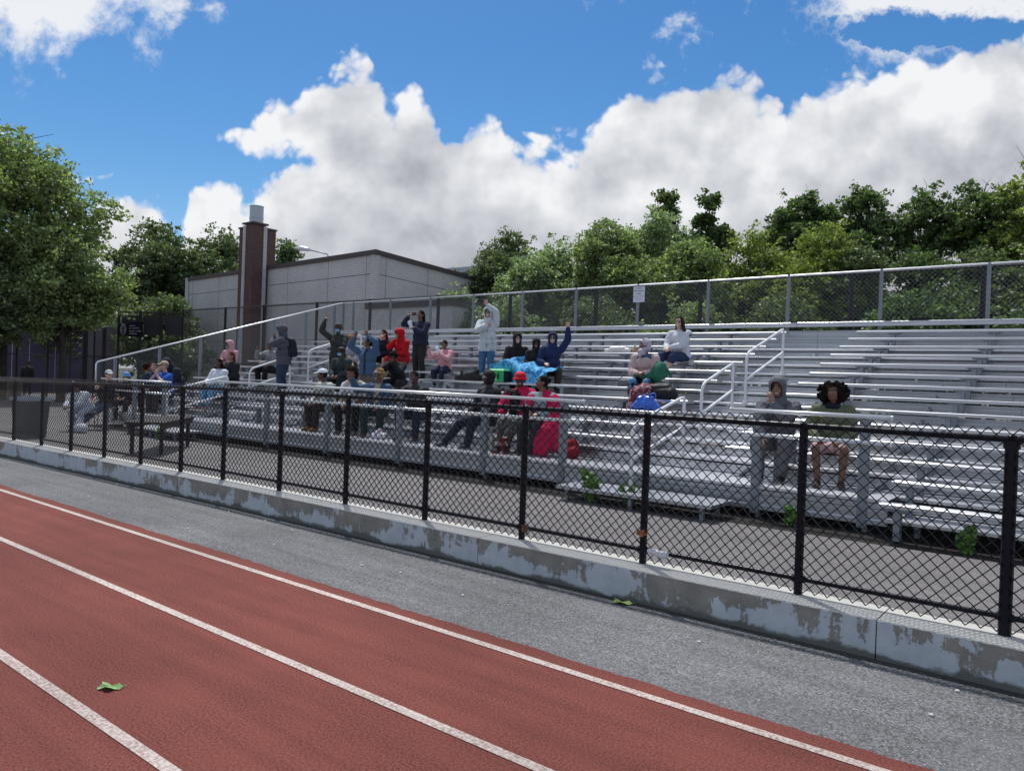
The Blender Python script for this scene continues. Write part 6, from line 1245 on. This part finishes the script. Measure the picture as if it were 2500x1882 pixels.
blobthing('grocery_bag', 'white grocery bag on the ground beside the crouching person in white', 'bag', [((-20.4, 8.3, 0.10), (-20.15, 8.3, 0.10), 0.12, 0.14), ((-20.35, 8.3, 0.2), (-20.3, 8.3, 0.36), 0.1, 0.03)], cloth((0.62, 0.62, 0.68), 0.4), seed=15, noise=0.012, zmin=0.002)
# leaves and litter
def fallen(name, label, loc, rz, col, sc=0.1):
    b = MB(); V = []; n_ = 15
    for k in range(n_): a = 2*math.pi*k/n_; r_ = sc*(0.62+0.38*abs(math.cos(2.5*a+0.4))); V.append((r_*math.cos(a)*1.1, r_*math.sin(a)*0.75, 0.012+0.012*math.sin(3*a)))
    V.append((0, 0, 0.010)); b.add(V, [(k, (k+1) % n_, n_) for k in range(n_)]); b.tube([(sc*0.6, 0, 0.012), (sc*1.25, 0.02, 0.008)], 0.003, 4); o = b.build(name, mat('leaf_dry', col, rough=0.7, var=0.25, scale=40)); o.location = loc; o.rotation_euler = (0, 0, rz); return tag(o, label, 'leaf')
fallen('fallen_leaf', 'pale green fallen leaf lying on the red track', (-4.09, 1.865, 0.004), 0.7, (0.20, 0.34, 0.12), 0.062)
fallen('fallen_leaf', 'yellow green fallen leaf on the asphalt by the kerb', (-2.93, 5.20, 0.0), 0.3, (0.24, 0.32, 0.07), 0.075)
o = fallen('dry_leaf', 'brown dry leaf caught on a black fence post', (-2.95, 5.515, 0.50), 0, (0.26, 0.09, 0.03), 0.045); o.rotation_euler = (R(80), 0, 0.2)
o = fallen('dry_leaf', 'brown dry leaf stuck low in the mesh left of the middle post', (-4.13, 5.515, 0.36), 0, (0.12, 0.055, 0.035), 0.05); o.rotation_euler = (R(80), R(60), 0.2)
blobthing('plastic_wrap', 'scrap of clear plastic wrap on the lower fence rail', 'litter', [((-2.87, 5.51, 0.37), (-2.74, 5.52, 0.355), 0.022, 0.030)], cloth((0.6, 0.6, 0.62), 0.3), vox=0.006, noise=0.006, ns=30)
rg = np.random.RandomState(8)
for i in range(16):
    x, y = rg.uniform(-12, 1.0), rg.uniform(4.0, 5.1); o = blobthing('litter_scrap', 'tiny pale scrap on the grey asphalt strip', 'litter', [((x, y, 0.004), (x+0.012, y+0.004, 0.004), 0.006, 0.008)], TW, vox=0.004, noise=0, sm=0); o['group'] = 'tiny scraps on the asphalt'
# weeds
def weed(loc, h, n, seed, label):
    r_ = np.random.RandomState(seed); root = empty('weed', loc, label=label, cat='weed', group='weeds under the bleachers'); b = MB(); L = []
    for k in range(n):
        a = r_.rand()*6.28; d = np.array((math.cos(a)*0.5, math.sin(a)*0.5, 1.0)); hh = h*(0.5+0.6*r_.rand()); P = [np.zeros(3)+np.array((d[0], d[1], 0))*0.06, d*hh*0.5*np.array((0.5, 0.5, 1)), d*hh*np.array((0.6, 0.6, 1))]; b.tube(P, [0.006, 0.005, 0.002], 4)
        for t in np.linspace(0.25, 1, 9): L += [P[0]*(1-t)+P[2]*t+r_.randn(3)*0.02 for _ in range(5)]
    b.build('stem', M['leafg'], root); quads('leaves', leaves(np.array(L)+0, 0.085, r_), M['leafg'], root)
weed((-5.78, 9.25, 0), 0.42, 9, 1, 'tall bright green weed in front of the aisle step'); weed((-5.2, 9.3, 0), 0.28, 7, 2, 'smaller weed growing right of the tall one'); weed((-3.1, 9.75, 0), 0.20, 5, 3, 'low weed in the shade right of the aisle step')
weed((-1.2, 9.6, 0), 0.26, 8, 4, 'dark leafy weed under the lowest bench at the right'); weed((-17.6, 9.0, 0), 0.26, 9, 5, 'green weed in front of the far aisle step'); weed((-0.3, 9.8, 0), 0.22, 7, 6, 'leafy weed under the lowest bench at the right edge')
for i, (x, y, h_, c_, lab) in enumerate(((-43.0, 12.6, 0.9, (0.03, 0.03, 0.035), 'dark barrel by the purple wall'), (-41.6, 14.0, 0.9, (0.16, 0.15, 0.10), 'olive barrel by the purple wall'))):
    b = MB(); b.tube([(0, 0, 0), (0, 0, 0.05), (0, 0, 0.3), (0, 0, 0.33), (0, 0, 0.6), (0, 0, 0.63), (0, 0, h_)], [0.29, 0.3, 0.3, 0.315, 0.315, 0.3, 0.3], 20); o = b.build('barrel', cloth(c_, 0.6), smooth=False); o.location = (x, y, 0); tag(o, lab, 'barrel')
